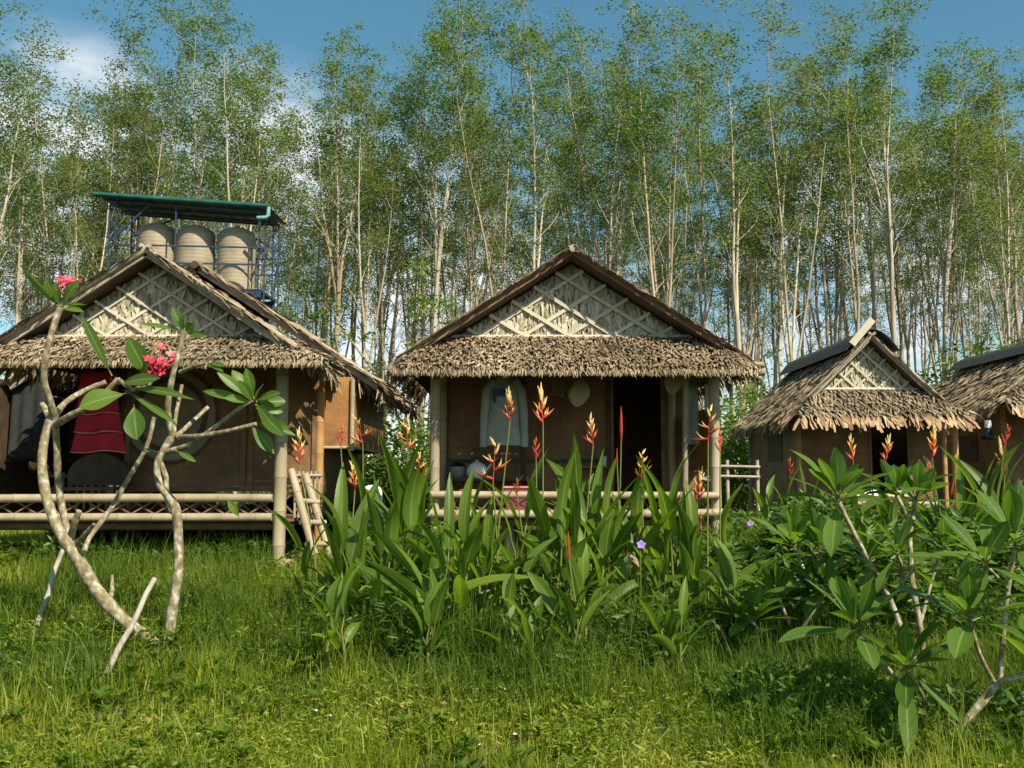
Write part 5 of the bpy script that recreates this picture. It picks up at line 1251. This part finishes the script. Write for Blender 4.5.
    V, F = np_leaves(np.stack([X, Y, Z], 1), rand_dirs(g, n, -.2, .2), rand_dirs(g, n, .5, 1), g.uniform(.03, .08, n), g.uniform(.015, .035, n), .35); np_mesh('leaf_litter', V, F, M['dryleaf'], 'stuff')
    # dense undergrowth in and behind the bed, and before the small hut
    def mass(name, n, x0, x1, y0, y1, h, seed, mat, inside=None, lf=(.07, .16), wd=.38):
        g = np.random.default_rng(seed); X = g.uniform(x0, x1, n); Y = g.uniform(y0, y1, n)
        if inside is not None: m = inside(X, Y); X, Y = X[m], Y[m]
        n = len(X); k = patch(X, Y, 2.2, seed + 1); hh = h * (.35 + .65 * k); Z = gzn(X, Y) + hh * g.uniform(0, 1, n) ** .75
        L = g.uniform(*lf, n); V, F = np_leaves(np.stack([X, Y, Z], 1), rand_dirs(g, n, -.3, .8), rand_dirs(g, n, .2, 1), L, L * wd * g.uniform(.7, 1.3, n)); np_mesh(name, V, F, M[mat], 'stuff')
    mass('undergrowth', 24000, -1.7, 2.5, 7.0, 9.4, .36, 21, 'weed', lambda X, Y: ((X - .5) / 2.0) ** 2 + ((Y - 8.2) / 1.05) ** 2 < 1, (.05, .13), .24)
    mass('undergrowth', 36000, 1.5, 5.6, 5.3, 10.8, .34, 23, 'weed', lambda X, Y: (((X - 3.4) / 1.95) ** 2 + ((Y - 8.0) / 2.7) ** 2 < 1), (.04, .12), .34)
    mass('undergrowth', 30000, 1.7, 5.6, 7.2, 11.2, .78, 33, 'weed', lambda X, Y: (((X - 3.7) / 1.9) ** 2 + ((Y - 9.2) / 1.95) ** 2 < 1), (.07, .20), .30)
    mass('undergrowth', 36000, 2.6, 10, 9.8, 16.2, .40, 25, 'weed', lambda X, Y: X < Y * .6, (.09, .20), .3)
    mass('undergrowth', 6000, -6.4, -2.6, 10.95, 12.4, .26, 27, 'weed', None, (.05, .12))
    mass('undergrowth', 26000, -1.7, 2.6, 6.5, 8.6, .46, 41, 'weed', lambda X, Y: (((X - .5) / 2.05) ** 2 + ((Y - 7.7) / 1.1) ** 2 < 1 - .35 * patch(X, Y, 5, 42)) & (patch(X, Y, 6, 43) > .25), (.05, .15), .2)
    mass('undergrowth', 9000, -6.6, -2.2, 14.3, 15.8, .62, 35, 'weed', None, (.10, .22))  # weeds added under the rear floor to make the view beneath dark
    mass('undergrowth', 9000, -4.8, -2.3, 6.0, 8.2, .15, 37, 'lushgrass', lambda X, Y: ((X + 3.5) / 1.2) ** 2 + ((Y - 7.0) / 1.0) ** 2 < 1 - .8 * patch(X, Y, 4, 38), (.03, .08), .4)
    mass('undergrowth', 13000, 1.0, 3.0, 5.0, 7.0, .24, 39, 'lushgrass', lambda X, Y: ((X - 2.0) / 1.0) ** 2 + ((Y - 6.0) / .95) ** 2 < 1 - .6 * patch(X, Y, 4, 40), (.03, .085), .4)
    mass('undergrowth', 5500, -1.75, -.7, 10.2, 16, .45, 29, 'weed', None, (.08, .2))
cover()

def strap_plants():
    g = random.Random(15)
    for i, (px, Y, h, lb) in enumerate(((737, 10.5, .8, 'strap-leaved lily clump at the right porch post foot'), (768, 10.8, .75, 'strap-leaved lily clump below the corner of the small hut'), (800, 10.6, .65, 'strap-leaved lily clump under the small hut side wall'), (345, 9.2, .5, 'narrow-leaved lily clump right of the ladder foot'), (215, 11.3, .55, 'dark-leaved plant at the foot of the left hut rails'))):
        x = P(px, 500, Y).x; z = gz(x, Y); r = thing('lily_clump', lb, 'plant', (x, Y, z), 'strap-leaved lilies near the huts'); mb = MB()
        for k in range(46):
            an = g.uniform(0, 6.28); b = Vector((x + g.gauss(0, .13), Y + g.gauss(0, .13), z)); t = R(g.uniform(8, 60)); d = Vector((math.sin(t) * math.cos(an), math.sin(t) * math.sin(an), math.cos(t)))
            L = h * g.uniform(.6, 1.1); mb.blade(b, b + d * L - Vector((0, 0, .25 * L * math.sin(t))), .028, (0, 0, 1), .10, .4, 6, lambda t: 1 - t ** 2 * .9)
        mb.build('leaves', M['heli'], r)
strap_plants()

def small_flowers():
    g = random.Random(21)
    spots = [(316, 711), (330, 716), (357, 718), (372, 698), (392, 690), (403, 692), (408, 684), (430, 688), (445, 675), (452, 674), (462, 702), (478, 690), (438, 714), (352, 683), (412, 713), (18, 663), (70, 610), (50, 688), (81, 755), (104, 658), (120, 657), (515, 735), (505, 690), (620, 702), (774, 714), (802, 730), (997, 727), (1008, 690), (980, 575), (520, 733), (666, 636), (560, 720), (900, 740), (280, 700), (480, 745)]
    base = None; used = []
    for (px, py) in spots:
        Y = 5.4
        while P(px, py, Y).z > gz(P(px, py, Y).x, Y) + .10 and Y < 14: Y += .03
        p = P(px, py, Y)
        if base is None:
            base = thing('wildflower', 'tiny white wildflower standing in the foreground grass', 'wildflower', p, 'white wildflowers in the grass')
            mb = MB(); mb.tube([p - Vector((0, 0, .14)), p], [.0015, .0015], 4); mb.build('stem', M['stem'], base)
            f = MB()
            for k in range(6):
                an = k * math.pi / 3; d = Vector((math.cos(an), math.sin(an), .5)).normalized(); f.blade(p, p + d * .013, .010, (0, 0, 1), .1, .1, 3)
            f.build('petals', M['whitepetal'], base); c = base
        else:
            c = base.copy(); COL.objects.link(c)
            for ch in base.children: q = ch.copy(); COL.objects.link(q); q.parent = c
        c.location = p; c.rotation_euler = (g.uniform(-.5, .3), g.uniform(-.4, .4), g.uniform(0, 6)); s = g.uniform(.7, 1.3); c.scale = (s, s, s)
    for (px, py, Y, lb) in ((641, 545, 7.3, 'violet trumpet flower among the heliconias below the doorway'), (750, 524, 9.9, 'violet flower in the lilies right of the porch post')):
        p = P(px, py, Y); r = thing('violet_flower', lb, 'flower', (p.x, p.y, gz(p.x, p.y)))
        mb = MB(); mb.tube([(p.x, p.y + .05, gz(p.x, p.y)), p + Vector((0, .03, -.02))], [.004, .003], 5); mb.build('stem', M['stem'], r); f = MB(); ax = Vector((0, -.9, .4)).normalized(); u = ax.orthogonal().normalized(); w = ax.cross(u)
        for k in range(5): an = k * 2 * math.pi / 5; d = u * math.cos(an) + w * math.sin(an); f.blade(p, p + d * .036 + ax * .012, .034, ax, .1, .1, 4)
        f.build('petals', M['purplepetal'], r)
    for (px, py, Y, lb) in ((176, 696, 6.6, 'curled brown fallen leaf lying in the front left grass'), (632, 560, 7.4, 'withered tan leaf below the violet flower')):
        p = P(px, py, Y); mb = MB(); mb.blade(p + Vector((-.05, 0, .02)), p + Vector((.05, -.02, -.05)), .07, (0, -.5, 1), .12, .5, 6); tag(mb.build('fallen_leaf', M['dryleaf']), lb, 'leaf')
small_flowers()
